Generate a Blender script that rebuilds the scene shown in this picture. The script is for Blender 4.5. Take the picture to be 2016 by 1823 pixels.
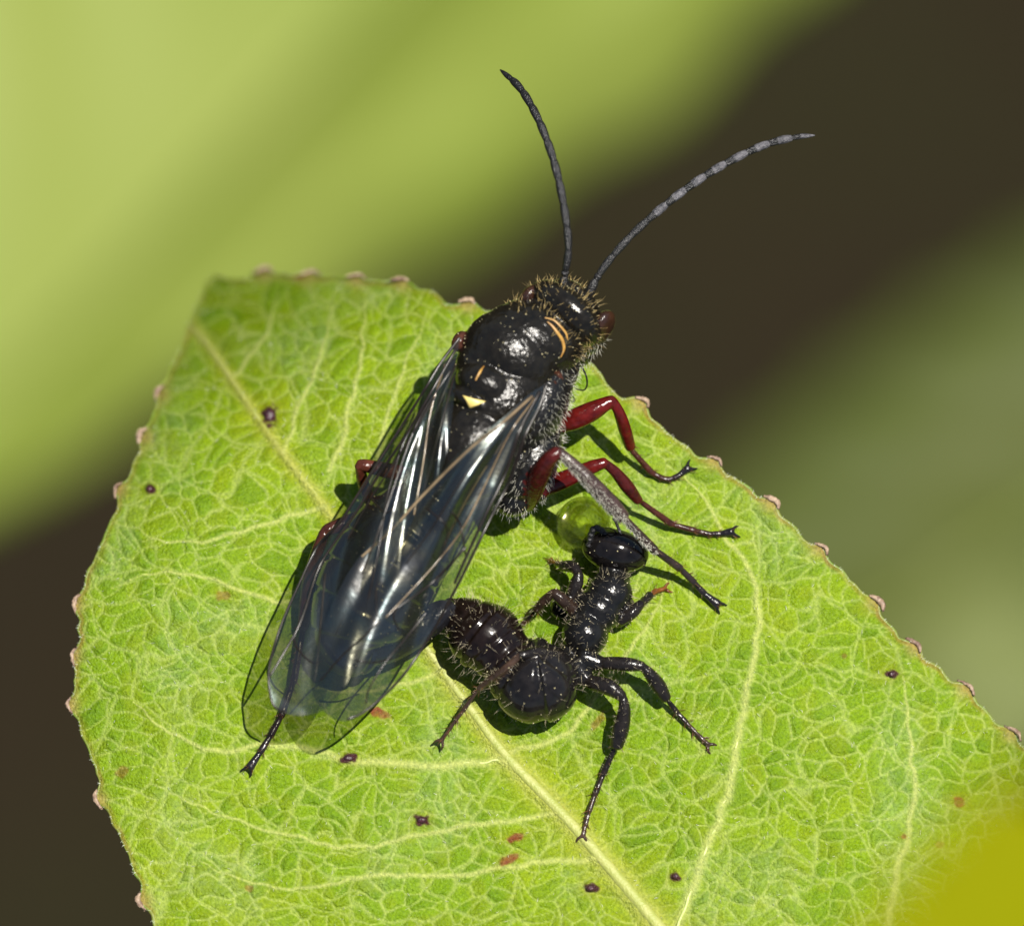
import bpy, math, random
import numpy as np
from mathutils import Vector, Matrix, kdtree, bvhtree

# ------------------------------------------------------------------ scene reset
for o in list(bpy.data.objects):
    bpy.data.objects.remove(o)
SC = bpy.context.scene
COL = SC.collection
random.seed(7)
RNG = np.random.default_rng(11)

# ------------------------------------------------------------------ camera (1 unit = 1 cm)
EL = math.radians(78.0)
DIST = 30.0
S = 560.0                      # picture units per cm at the subject
CX, CY = 1008.0, 911.5
RIGHT = np.array([1.0, 0, 0])
UP = np.array([0, math.sin(EL), math.cos(EL)])
BACK = np.array([0, -math.cos(EL), math.sin(EL)])
CAMP = BACK * DIST
cam_d = bpy.data.cameras.new('camera')
cam = bpy.data.objects.new('camera', cam_d)
COL.objects.link(cam)
cam.matrix_world = Matrix(((RIGHT[0], UP[0], BACK[0], CAMP[0]),
                           (RIGHT[1], UP[1], BACK[1], CAMP[1]),
                           (RIGHT[2], UP[2], BACK[2], CAMP[2]), (0, 0, 0, 1)))
cam_d.sensor_width = 36
cam_d.lens = 300
cam_d.clip_start = 0.5
cam_d.clip_end = 6000
cam_d.dof.use_dof = True
cam_d.dof.focus_distance = 29.78
cam_d.dof.aperture_fstop = 0.36
SC.camera = cam

# ------------------------------------------------------------------ light
SUN = RIGHT * 0.30 + UP * 0.33 + BACK * 1.0
SUN = SUN / np.linalg.norm(SUN)
sun_el = math.asin(SUN[2])
sun_az = math.atan2(SUN[0], SUN[1])
wd = bpy.data.worlds.new('World')
SC.world = wd
wd.use_nodes = True
nt = wd.node_tree
nt.nodes.clear()
sky = nt.nodes.new('ShaderNodeTexSky')
sky.sky_type = 'NISHITA'
sky.sun_disc = False
sky.sun_elevation = sun_el
sky.sun_rotation = sun_az
bg = nt.nodes.new('ShaderNodeBackground')
bg.inputs['Strength'].default_value = 0.05
wo = nt.nodes.new('ShaderNodeOutputWorld')
nt.links.new(sky.outputs[0], bg.inputs[0])
nt.links.new(bg.outputs[0], wo.inputs[0])
sl = bpy.data.lights.new('sun', 'SUN')
sl.energy = 4.6
sl.angle = math.radians(0.5)
sl.color = (1.0, 0.95, 0.87)
so = bpy.data.objects.new('sun', sl)
COL.objects.link(so)
so.rotation_mode = 'QUATERNION'
so.rotation_quaternion = Vector(SUN).to_track_quat('Z', 'Y')
so.location = Vector(SUN) * 60
sl.cycles.is_caustics_light = True
vs = SC.view_settings
vs.view_transform = 'Standard'
vs.look = 'None'
vs.exposure = 0.8
vs.gamma = 1.0
vs.use_curve_mapping = False


# ------------------------------------------------------------------ picture <-> place
def ray(px, py):
    px = np.asarray(px, float)
    py = np.asarray(py, float)
    u = (px - CX) / S / DIST
    v = (CY - py) / S / DIST
    return u[..., None] * RIGHT + v[..., None] * UP - BACK


def W(px, py, h):
    """point at height h above the leaf plane"""
    d = ray(px, py)
    t = (np.asarray(h, float) - CAMP[2]) / d[..., 2]
    return CAMP + t[..., None] * d


def D(px, py, d):
    """point d behind the plane through the leaf that faces the camera"""
    return CAMP + ray(px, py) * (DIST + d)


def sstep(a, b, x):
    t = np.clip((x - a) / (b - a), 0, 1)
    return t * t * (3 - 2 * t)


def vnoise(x, y, scale, seed=0):
    r = np.random.default_rng(seed).random((64, 64))
    x = np.asarray(x) / scale + 1000.3
    y = np.asarray(y) / scale + 1000.7
    xi = np.floor(x).astype(int)
    yi = np.floor(y).astype(int)
    fx = x - xi
    fy = y - yi
    fx = fx * fx * (3 - 2 * fx)
    fy = fy * fy * (3 - 2 * fy)
    a = r[xi % 64, yi % 64]
    b = r[(xi + 1) % 64, yi % 64]
    c = r[xi % 64, (yi + 1) % 64]
    d = r[(xi + 1) % 64, (yi + 1) % 64]
    return (a * (1 - fx) + b * fx) * (1 - fy) + (c * (1 - fx) + d * fx) * fy


def catmull(P, n):
    """smooth curve through the rows of P, n samples per span"""
    P = np.asarray(P, float)
    if len(P) == 2:
        t = np.linspace(0, 1, n + 1)[:, None]
        return P[0] * (1 - t) + P[1] * t
    Q = np.vstack([2 * P[0] - P[1], P, 2 * P[-1] - P[-2]])
    out = []
    for i in range(len(P) - 1):
        p0, p1, p2, p3 = Q[i:i + 4]
        for t in np.arange(n) / n:
            out.append(0.5 * ((2 * p1) + (-p0 + p2) * t + (2 * p0 - 5 * p1 + 4 * p2 - p3) * t * t
                              + (-p0 + 3 * p1 - 3 * p2 + p3) * t ** 3))
    out.append(P[-1])
    return np.array(out)


MIDRIB = [(372, 640), (400, 668), (455, 745), (535, 862), (640, 1000), (748, 1140), (850, 1290), (930, 1400),
          (1000, 1492), (1105, 1600), (1200, 1708), (1290, 1815), (1400, 1950), (1530, 2120), (1660, 2300), (1740, 2420)]


def zleaf(px, py):
    """height of the leaf blade, without the fine relief"""
    px = np.asarray(px, float)
    py = np.asarray(py, float)
    s = np.maximum(0, ((640 - px) * 0.5 + (1000 - py) * 0.87) / S)
    z = -0.95 * s * s - 1.6 * np.maximum(0, s - 0.42) ** 2
    sl_ = np.maximum(0, (420 - px) / S)
    z = z - 0.35 * sl_ ** 2
    dm = ((px - 400) * 1163 - (py - 660) * 900) / 1470.0      # signed distance from the midrib
    z = z + 0.03 * (1 - np.exp(-(dm / 220.0) ** 2)) - 0.02
    z = z + 0.02 * np.sin(px / 210.0 + 1.2) * np.sin(py / 260.0) * sstep(1200, 1600, py)
    z = z - 0.25 * sstep(1500, 2400, px) - 0.3 * sstep(1850, 2500, py)
    return z


# ------------------------------------------------------------------ object helpers
def link(name, me, parent=None, mats=(), loc=None):
    o = bpy.data.objects.new(name, me)
    COL.objects.link(o)
    for m in mats:
        me.materials.append(m)
    if parent is not None:
        o.parent = parent
    return o


def base_of(p):
    while p is not None and p.parent is not None:
        p = p.parent
    return np.array(p.location) if p is not None else np.zeros(3)


def mesh(name, V, F, mat, parent=None, smooth=True, col=None, kind=None):
    """V in scene coordinates; a part keeps them relative to the foot of its thing"""
    V = np.asarray(V, float)
    off = base_of(parent)
    me = bpy.data.meshes.new(name)
    if isinstance(F, np.ndarray):
        n, k = F.shape
        me.vertices.add(len(V))
        me.vertices.foreach_set('co', (V - off).astype(np.float32).ravel())
        me.loops.add(n * k)
        me.loops.foreach_set('vertex_index', F.astype(np.int32).ravel())
        me.polygons.add(n)
        me.polygons.foreach_set('loop_start', (np.arange(n) * k).astype(np.int32))
        me.update(calc_edges=True)
        me.validate()
    else:
        me.from_pydata([tuple(v) for v in (V - off)], [], F)
        me.update()
    if smooth:
        me.polygons.foreach_set('use_smooth', np.ones(len(me.polygons), bool))
    if col is not None:
        a = me.attributes.new('Col', 'FLOAT_COLOR', 'POINT')
        c = np.ones((len(V), 4), np.float32)
        c[:, :col.shape[1]] = col
        a.data.foreach_set('color', c.ravel())
    o = link(name, me, parent, [mat] if mat else [])
    if kind:
        o['kind'] = kind
    return o


def root(name, loc, label, cat, group=None):
    o = bpy.data.objects.new(name, None)
    COL.objects.link(o)
    o.location = Vector(loc)
    o.empty_display_size = 0.1
    o['label'] = label
    o['category'] = cat
    if group:
        o['group'] = group
    return o


class MB:
    def __init__(self):
        self.V, self.F, self.C, self.n = [], [], [], 0

    def add(self, V, F, c):
        V = np.asarray(V, float)
        self.V.append(V)
        self.F += [tuple(i + self.n for i in f) for f in F]
        c = np.asarray(c, float)
        if c.ndim == 1:
            c = np.tile(c, (len(V), 1))
        self.C.append(c)
        self.n += len(V)

    def tube(self, P, r, c=(0,), seg=14, flat=None, fdir=None, sub=6, capr=0.7):
        """closed tapering tube through P; r per point; flat = ratio of the thickness along fdir"""
        P = np.asarray(P, float)
        r = np.broadcast_to(np.asarray(r, float), (len(P),))
        A = np.hstack([P, r[:, None]])
        c = np.asarray(c, float)
        if c.ndim == 2:
            A = np.hstack([A, c])
        if sub > 0 and len(P) > 1:
            A = catmull(A, sub)
        P, r = A[:, :3], np.maximum(A[:, 3], 1e-4)
        cc = A[:, 4:] if c.ndim == 2 else np.tile(c, (len(P), 1))
        T = np.gradient(P, axis=0)
        T /= np.linalg.norm(T, axis=1)[:, None] + 1e-12
        # rounded ends
        m = 4
        ends = []
        th = np.linspace(math.pi / 2, 0, m + 1)[1:] if True else None
        pre_P = [P[0] - T[0] * r[0] * capr * math.sin(a) for a in np.linspace(math.pi / 2 * 0.98, 0, m + 1)[:-1]]
        pre_r = [r[0] * math.cos(a) for a in np.linspace(math.pi / 2 * 0.98, 0, m + 1)[:-1]]
        post_P = [P[-1] + T[-1] * r[-1] * capr * math.sin(a) for a in np.linspace(0, math.pi / 2 * 0.98, m + 1)[1:]]
        post_r = [r[-1] * math.cos(a) for a in np.linspace(0, math.pi / 2 * 0.98, m + 1)[1:]]
        PP = np.vstack([pre_P, P, post_P])
        RR = np.concatenate([pre_r, r, post_r])
        TT = np.vstack([np.tile(T[0], (m, 1)), T, np.tile(T[-1], (m, 1))])
        CC = np.vstack([np.tile(cc[0], (m, 1)), cc, np.tile(cc[-1], (m, 1))])
        ref = np.array(fdir, float) if fdir is not None else np.array([0.13, 0.21, 1.0])
        V = []
        prev = None
        for p, rr, t in zip(PP, RR, TT):
            if prev is None or fdir is not None:
                a = ref - t * ref.dot(t)
                if np.linalg.norm(a) < 1e-3:
                    a = np.array([1.0, 0.3, 0]) - t * t[0]
            else:
                a = prev - t * prev.dot(t)
            a /= np.linalg.norm(a)
            prev = a
            b = np.cross(t, a)
            ang = np.arange(seg) * 2 * math.pi / seg
            V.append(p + rr * ((flat if flat else 1.0) * np.cos(ang)[:, None] * a + np.sin(ang)[:, None] * b))
        n = len(PP)
        V = np.vstack(V)
        F = []
        for i in range(n - 1):
            for j in range(seg):
                k = (j + 1) % seg
                F.append((i * seg + j, i * seg + k, (i + 1) * seg + k, (i + 1) * seg + j))
        F.append(tuple(range(seg))[::-1])
        F.append(tuple((n - 1) * seg + j for j in range(seg)))
        self.add(V, F, np.repeat(CC, seg, axis=0))

    def ell(self, c, a1, a2, a3, col=(0,), nu=28, nv=18):
        c = np.asarray(c, float)
        V = [c + np.asarray(a3)]
        for i in range(1, nv):
            th = math.pi * i / nv
            for j in range(nu):
                ph = 2 * math.pi * j / nu
                V.append(c + np.asarray(a1) * math.sin(th) * math.cos(ph) + np.asarray(a2) * math.sin(th) * math.sin(ph)
                         + np.asarray(a3) * math.cos(th))
        V.append(c - np.asarray(a3))
        F = []
        for j in range(nu):
            F.append((0, 1 + j, 1 + (j + 1) % nu))
        for i in range(nv - 2):
            for j in range(nu):
                k = (j + 1) % nu
                F.append((1 + i * nu + j, 1 + (i + 1) * nu + j, 1 + (i + 1) * nu + k, 1 + i * nu + k))
        L = len(V) - 1
        for j in range(nu):
            F.append((L, 1 + (nv - 2) * nu + (j + 1) % nu, 1 + (nv - 2) * nu + j))
        # make sure it faces outwards
        if np.dot(np.cross(a1, a2), a3) < 0:
            F = [f[::-1] for f in F]
        self.add(np.array(V), F, np.asarray(col, float))

    def build(self, name, mat, parent=None, kind=None):
        return mesh(name, np.vstack(self.V), self.F, mat, parent, kind=kind)


# ------------------------------------------------------------------ materials
def new_mat(name):
    m = bpy.data.materials.new(name)
    m.use_nodes = True
    n = m.node_tree.nodes
    return m, n, m.node_tree.links, n['Principled BSDF']


def add_bump(n, l, bsdf, height, strength, dist, prev=None):
    b = n.new('ShaderNodeBump')
    b.inputs['Strength'].default_value = strength
    b.inputs['Distance'].default_value = dist
    l.new(height, b.inputs['Height'])
    if prev is not None:
        l.new(prev.outputs[0], b.inputs['Normal'])
    l.new(b.outputs[0], bsdf.inputs['Normal'])
    return b


def tex(n, l, kind, scale, coord=None, detail=3.0, **kw):
    t = n.new(kind)
    t.inputs['Scale'].default_value = scale
    if 'Detail' in t.inputs:
        t.inputs['Detail'].default_value = detail
    for k, v in kw.items():
        if hasattr(t, k):
            setattr(t, k, v)
        else:
            t.inputs[k].default_value = v
    if coord is None:
        coord = n.new('ShaderNodeTexCoord').outputs['Object']
    l.new(coord, t.inputs['Vector'])
    return t


def ramp(n, l, fac, stops):
    r = n.new('ShaderNodeValToRGB')
    e = r.color_ramp.elements
    while len(e) < len(stops):
        e.new(0.5)
    for i, (p, c) in enumerate(stops):
        e[i].position = p
        e[i].color = (*c, 1) if len(c) == 3 else c
    l.new(fac, r.inputs[0])
    return r


def simple(name, c1, c2=None, rough=0.5, scale=20, bump=0.0, bscale=80, spec=0.5):
    m, n, l, b = new_mat(name)
    if c2 is None:
        c2 = tuple(x * 0.7 for x in c1)
    t = tex(n, l, 'ShaderNodeTexNoise', scale)
    r = ramp(n, l, t.outputs[0], [(0.3, c2), (0.7, c1)])
    l.new(r.outputs[0], b.inputs['Base Color'])
    b.inputs['Roughness'].default_value = rough
    b.inputs['Specular IOR Level'].default_value = spec
    if bump:
        t2 = tex(n, l, 'ShaderNodeTexNoise', bscale)
        add_bump(n, l, b, t2.outputs[0], bump, 0.01)
    return m


def leaf_material():
    m, n, l, b = new_mat('leaf_surface')
    a = n.new('ShaderNodeAttribute')
    a.attribute_name = 'Col'
    t = tex(n, l, 'ShaderNodeTexNoise', 90, detail=4)
    mx = n.new('ShaderNodeMix')
    mx.data_type = 'RGBA'
    mx.blend_type = 'MULTIPLY'
    mx.inputs[0].default_value = 1.0
    r = ramp(n, l, t.outputs[0], [(0.3, (0.72, 0.76, 0.7)), (0.72, (1.25, 1.2, 1.1))])
    l.new(a.outputs['Color'], mx.inputs[6])
    l.new(r.outputs[0], mx.inputs[7])
    l.new(mx.outputs[2], b.inputs['Base Color'])
    t3 = tex(n, l, 'ShaderNodeTexNoise', 9, detail=3)
    rr = ramp(n, l, t3.outputs[0], [(0.35, (0.36,) * 3), (0.66, (0.22,) * 3)])
    l.new(rr.outputs[0], b.inputs['Roughness'])
    b.inputs['Specular IOR Level'].default_value = 0.2
    v = tex(n, l, 'ShaderNodeTexVoronoi', 105)
    b1 = add_bump(n, l, b, v.outputs['Distance'], 0.8, 0.005)
    t4 = tex(n, l, 'ShaderNodeTexNoise', 260, detail=2)
    add_bump(n, l, b, t4.outputs[0], 0.35, 0.003, b1)
    # thin blade: some light comes through
    tr = n.new('ShaderNodeBsdfTranslucent')
    l.new(mx.outputs[2], tr.inputs[0])
    ms = n.new('ShaderNodeMixShader')
    ms.inputs[0].default_value = 0.12
    out = n['Material Output']
    l.new(b.outputs[0], ms.inputs[1])
    l.new(tr.outputs[0], ms.inputs[2])
    l.new(ms.outputs[0], out.inputs[0])
    return m


def body_material(name, puncture=75, bump=0.6, dist=0.008):
    """colour in Col.rgb, roughness in Col.a"""
    m, n, l, b = new_mat(name)
    a = n.new('ShaderNodeAttribute')
    a.attribute_name = 'Col'
    t = tex(n, l, 'ShaderNodeTexNoise', 40, detail=4)
    mx = n.new('ShaderNodeMix')
    mx.data_type = 'RGBA'
    mx.blend_type = 'MULTIPLY'
    mx.inputs[0].default_value = 1.0
    r = ramp(n, l, t.outputs[0], [(0.3, (0.55, 0.55, 0.55)), (0.7, (1.25, 1.2, 1.15))])
    l.new(a.outputs['Color'], mx.inputs[6])
    l.new(r.outputs[0], mx.inputs[7])
    l.new(mx.outputs[2], b.inputs['Base Color'])
    ad = n.new('ShaderNodeMath')
    ad.operation = 'MULTIPLY_ADD'
    l.new(t.outputs[0], ad.inputs[0])
    ad.inputs[1].default_value = 0.10
    half = n.new('ShaderNodeMath')
    half.operation = 'MULTIPLY'
    half.inputs[1].default_value = 0.5
    l.new(a.outputs['Alpha'], half.inputs[0])
    l.new(half.outputs[0], ad.inputs[2])
    l.new(ad.outputs[0], b.inputs['Roughness'])
    b.inputs['Specular IOR Level'].default_value = 0.34
    gl_ = n.new('ShaderNodeMath')
    gl_.operation = 'LESS_THAN'
    l.new(a.outputs['Alpha'], gl_.inputs[0])
    gl_.inputs[1].default_value = 0.165
    l.new(gl_.outputs[0], b.inputs['Coat Weight'])
    b.inputs['Coat Roughness'].default_value = 0.2
    v = tex(n, l, 'ShaderNodeTexVoronoi', puncture)
    pit = ramp(n, l, v.outputs['Distance'], [(0.0, (0, 0, 0)), (0.38, (1, 1, 1))])
    # punctures only where the cuticle is rough
    mp = n.new('ShaderNodeMapRange')
    l.new(a.outputs['Alpha'], mp.inputs[0])
    mp.inputs[1].default_value = 0.17
    mp.inputs[2].default_value = 0.27
    mp.inputs[3].default_value = 0.03
    mp.inputs[4].default_value = bump * 0.9
    lt = n.new('ShaderNodeMath')
    lt.operation = 'LESS_THAN'
    l.new(a.outputs['Alpha'], lt.inputs[0])
    lt.inputs[1].default_value = 0.35
    mp0 = mp
    mp = n.new('ShaderNodeMath')
    mp.operation = 'MULTIPLY'
    l.new(mp0.outputs[0], mp.inputs[0])
    l.new(lt.outputs[0], mp.inputs[1])
    b1 = n.new('ShaderNodeBump')
    b1.inputs['Distance'].default_value = dist
    l.new(mp.outputs[0], b1.inputs['Strength'])
    l.new(pit.outputs[0], b1.inputs['Height'])
    t2 = tex(n, l, 'ShaderNodeTexNoise', 55, detail=4)
    b2 = n.new('ShaderNodeBump')
    b2.inputs['Distance'].default_value = dist
    l.new(mp.outputs[0], b2.inputs['Strength'])
    l.new(t2.outputs[0], b2.inputs['Height'])
    l.new(b1.outputs[0], b2.inputs['Normal'])
    l.new(b2.outputs[0], b.inputs['Normal'])
    return m


def wing_material():
    m, n, l, b = new_mat('wing_membrane')
    n.remove(b)
    out = n['Material Output']
    tp = n.new('ShaderNodeBsdfTransparent')
    tp.inputs[0].default_value = (0.54, 0.53, 0.46, 1)
    gl = n.new('ShaderNodeBsdfGlossy')
    gl.inputs['Roughness'].default_value = 0.27
    df = n.new('ShaderNodeBsdfDiffuse')
    df.inputs[0].default_value = (0.55, 0.57, 0.55, 1)
    t = tex(n, l, 'ShaderNodeTexNoise', 5, detail=2)
    r = ramp(n, l, t.outputs[0], [(0.30, (0.95, 0.85, 0.80)), (0.45, (0.75, 0.95, 1.0)), (0.58, (0.95, 0.97, 0.85)),
                                  (0.72, (0.8, 0.85, 1.0))])
    l.new(r.outputs[0], gl.inputs[0])
    fa = n.new('ShaderNodeLayerWeight')          # the same from both faces of the film
    fa.inputs['Blend'].default_value = 0.5
    pw = n.new('ShaderNodeMath')
    pw.operation = 'POWER'
    pw.inputs[1].default_value = 4.0
    l.new(fa.outputs['Facing'], pw.inputs[0])
    lw = n.new('ShaderNodeMath')
    lw.operation = 'MULTIPLY_ADD'
    lw.inputs[1].default_value = 0.55
    lw.inputs[2].default_value = 0.085
    l.new(pw.outputs[0], lw.inputs[0])
    t2 = tex(n, l, 'ShaderNodeTexNoise', 30, detail=3)
    bp = n.new('ShaderNodeBump')
    bp.inputs['Strength'].default_value = 0.15
    bp.inputs['Distance'].default_value = 0.01
    l.new(t2.outputs[0], bp.inputs['Height'])
    l.new(bp.outputs[0], gl.inputs['Normal'])
    m1 = n.new('ShaderNodeMixShader')
    m1.inputs[0].default_value = 0.006
    l.new(tp.outputs[0], m1.inputs[1])
    l.new(df.outputs[0], m1.inputs[2])
    m2 = n.new('ShaderNodeMixShader')
    l.new(lw.outputs[0], m2.inputs[0])
    l.new(m1.outputs[0], m2.inputs[1])
    l.new(gl.outputs[0], m2.inputs[2])
    l.new(m2.outputs[0], out.inputs[0])
    return m


def hair_material(name, c, rough=0.3):
    m, n, l, b = new_mat(name)
    oi = tex(n, l, 'ShaderNodeTexNoise', 25)
    r = ramp(n, l, oi.outputs[0], [(0.3, tuple(x * 0.6 for x in c)), (0.7, c)])
    l.new(r.outputs[0], b.inputs['Base Color'])
    b.inputs['Roughness'].default_value = rough
    return m


M_LEAF = leaf_material()
M_MID = simple('midrib_tissue', (0.34, 0.35, 0.10), (0.25, 0.29, 0.05), 0.5, 18, 0.4, 120)
M_VEIN2 = simple('side_vein_tissue', (0.42, 0.48, 0.15), (0.30, 0.40, 0.07), 0.42, 18, 0.3, 120)
M_RIM = simple('leaf_rim', (0.17, 0.17, 0.03), (0.11, 0.19, 0.01), 0.5, 9, 0.4, 90)
M_TOOTH = simple('tooth_tip', (0.36, 0.26, 0.17), (0.10, 0.05, 0.035), 0.5, 35, 0.6, 90)
M_SPOT = simple('lesion', (0.05, 0.012, 0.018), (0.02, 0.006, 0.012), 0.35, 60, 0.6, 120)
M_BODY = body_material('wasp_cuticle')
M_BODYF = body_material('female_cuticle', 65, 0.55)
M_WING = wing_material()
M_WVEIN = simple('wing_vein', (0.014, 0.009, 0.006), (0.006, 0.004, 0.003), 0.3, 30)
M_WVEINB = simple('wing_vein_pale', (0.26, 0.19, 0.11), (0.035, 0.022, 0.012), 0.2, 7)
M_EYE = simple('eye', (0.040, 0.016, 0.008), (0.014, 0.006, 0.004), 0.18, 14, 0.3, 160, 0.6)
M_ANT = simple('antenna', (0.014, 0.013, 0.013), (0.006, 0.006, 0.006), 0.34, 40, 0.8, 160, 0.7)
M_ANTS = simple('silvery_antenna', (0.12, 0.115, 0.125), (0.03, 0.03, 0.035), 0.36, 45, 0.8, 160, 0.6)
M_YELLOW = simple('yellow_mark', (0.42, 0.24, 0.05), (0.26, 0.12, 0.02), 0.4, 25)
M_PALE = simple('pale_yellow_mark', (0.72, 0.58, 0.20), (0.6, 0.45, 0.12), 0.45, 25)
M_GOLD = hair_material('golden_hair', (0.52, 0.38, 0.15))
M_SILV = hair_material('silver_hair', (0.62, 0.60, 0.50))
M_PALEH = hair_material('pale_hair', (0.48, 0.41, 0.27))
M_SPINE = hair_material('spine', (0.12, 0.05, 0.015))
M_DUST = simple('dust', (0.62, 0.56, 0.36), (0.4, 0.34, 0.16), 0.5, 50)
M_LHAIR = hair_material('leaf_hair', (0.62, 0.66, 0.50), 0.35)

# ------------------------------------------------------------------ the ground far below
GZ = -120.0


def shaded_ground_material():
    m, n, l, b = new_mat('soil')
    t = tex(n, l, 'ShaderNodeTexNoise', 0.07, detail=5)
    r = ramp(n, l, t.outputs[0], [(0.30, (0.013, 0.010, 0.005)), (0.46, (0.0145, 0.0105, 0.005)),  # shade under the foliage is put into the dark soil colour
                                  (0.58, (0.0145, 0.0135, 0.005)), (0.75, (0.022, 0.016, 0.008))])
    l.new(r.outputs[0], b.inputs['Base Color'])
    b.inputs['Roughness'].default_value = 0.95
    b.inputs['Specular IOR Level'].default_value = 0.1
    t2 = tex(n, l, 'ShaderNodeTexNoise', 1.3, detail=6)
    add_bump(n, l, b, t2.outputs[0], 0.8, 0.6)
    return m


g = np.concatenate([-np.geomspace(2500, 60, 14), np.linspace(-50, 50, 90), np.geomspace(60, 2500, 14)])
gx, gy = np.meshgrid(g, g)
gz = GZ + (vnoise(gx, gy, 5, 3) - 0.5) * 1.2 + (vnoise(gx, gy, 1.9, 4) - 0.5) * 0.5
n_ = len(g)
idx = np.arange(n_ * n_).reshape(n_, n_)
Fg = np.stack([idx[:-1, :-1], idx[:-1, 1:], idx[1:, 1:], idx[1:, :-1]], -1).reshape(-1, 4)
go = mesh('ground', np.stack([gx, gy, gz], -1).reshape(-1, 3), Fg, shaded_ground_material())
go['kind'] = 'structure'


# ------------------------------------------------------------------ leaves out of focus
def far_leaf_material(name, c1, c2, scale, rough=0.45, spec=0.2):
    m, n, l, b = new_mat(name)
    t = tex(n, l, 'ShaderNodeTexNoise', scale, detail=3)
    r = ramp(n, l, t.outputs[0], [(0.35, c2), (0.65, c1)])
    l.new(r.outputs[0], b.inputs['Base Color'])
    b.inputs['Roughness'].default_value = rough
    b.inputs['Specular IOR Level'].default_value = spec
    tr = n.new('ShaderNodeBsdfTranslucent')
    l.new(r.outputs[0], tr.inputs[0])
    ms = n.new('ShaderNodeMixShader')
    ms.inputs[0].default_value = 0.2
    l.new(b.outputs[0], ms.inputs[1])
    l.new(tr.outputs[0], ms.inputs[2])
    l.new(ms.outputs[0], n['Material Output'].inputs[0])
    return m


def far_leaf(name, label, base, tip, halfw, facing, prof, mat, ribmat, stalk, arch=0.0, shape=0.8, left=1.0, wave=0.02):
    """a whole leaf: blade bent across by prof(v) (v=-1..1), arched along its length, midrib and stalk to the ground"""
    base, tip = np.asarray(base, float), np.asarray(tip, float)
    ax = tip - base
    L = np.linalg.norm(ax)
    ax /= L
    nrm = np.asarray(facing, float)
    nrm = nrm - ax * nrm.dot(ax)
    nrm /= np.linalg.norm(nrm)
    side = np.cross(ax, nrm)
    foot = np.asarray(stalk[-1], float)
    t = root(name, foot, label, 'leaf')
    nu, nv = 80, 48
    u = np.linspace(0, 1, nu)
    v = np.linspace(-1, 1, nv)
    U, Vv = np.meshgrid(u, v, indexing='ij')
    w = halfw * np.power(np.sin(np.pi * np.clip(U, 0, 1) ** 0.85), shape)
    w = w * (1 + 0.03 * np.sin(U * 90) * np.abs(Vv))
    w = np.maximum(w, 0.01) * np.where(Vv < 0, left, 1.0)
    z = prof(Vv) * w + arch * L * 4 * U * (1 - U)
    # side veins pull the blade into shallow waves
    z = z + wave * halfw * np.sin((U * 22 - np.abs(Vv) * 3.2) * 2 * np.pi * 0.5) * np.abs(Vv)
    P = base + U[..., None] * ax * L + (Vv * w)[..., None] * side + z[..., None] * nrm
    idx = np.arange(nu * nv).reshape(nu, nv)
    F = np.stack([idx[:-1, :-1], idx[1:, :-1], idx[1:, 1:], idx[:-1, 1:]], -1).reshape(-1, 4)
    bl = mesh('blade', P.reshape(-1, 3), F, mat, t)
    so_ = bl.modifiers.new('thickness', 'SOLIDIFY')
    so_.thickness = 0.03
    mid = P[:, nv // 2 - 1] * 0.5 + P[:, nv // 2] * 0.5
    b = MB()
    b.tube(mid[::4] + nrm * 0.02, np.linspace(0.022, 0.006, len(mid[::4])) * halfw, seg=8, sub=2)
    b.build('midrib', ribmat, t)
    b = MB()
    b.tube(np.vstack([stalk[::-1], [mid[0]]]), np.linspace(0.10, 0.05, len(stalk) + 1), seg=8, sub=6)
    b.build('petiole', ribmat, t)
    return t


M_FAR1 = far_leaf_material('far_leaf_a', (0.215, 0.26, 0.05), (0.17, 0.225, 0.028), 0.25)
M_FAR2 = far_leaf_material('far_leaf_b', (0.066, 0.082, 0.010), (0.048, 0.068, 0.007), 0.3)
M_FAR3 = far_leaf_material('far_leaf_c', (0.14, 0.165, 0.05), (0.10, 0.125, 0.03), 0.3)
M_FAR4 = far_leaf_material('dry_leaf', (0.17, 0.11, 0.07), (0.12, 0.08, 0.045), 0.4)
M_NEAR = far_leaf_material('near_leaf', (0.20, 0.21, 0.0005), (0.185, 0.20, 0.0005), 0.6, 0.7, 0.04)
M_FRIB = simple('far_rib', (0.30, 0.33, 0.09), (0.2, 0.25, 0.05), 0.5, 1.0)


def profA(v):       # bright half left of the midrib, darker trough right of it, margin rolling back
    r = np.maximum(v, 0)
    l_ = np.maximum(-v, 0)
    return 0.05 * l_ + 1.9 * r - 1.7 * r ** 2


bA, tA = D(-750, 1560, 26), D(3709, -3165, 26)
far_leaf('broad_leaf', 'large blurred light green leaf far behind the antennae, its edge sloping across bare brown soil',
         bA, tA, 2.06, BACK * 1.0, profA, M_FAR1, M_FRIB,
         [bA + np.array([-1.5, -0.6, -2.0]), bA + np.array([-3.0, -2, -14.0]), np.array([-26.6, -6.0, GZ])], shape=2.4, left=2.1)


def profB(v):
    return 0.22 * np.abs(v) - 0.3 * v * v


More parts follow.
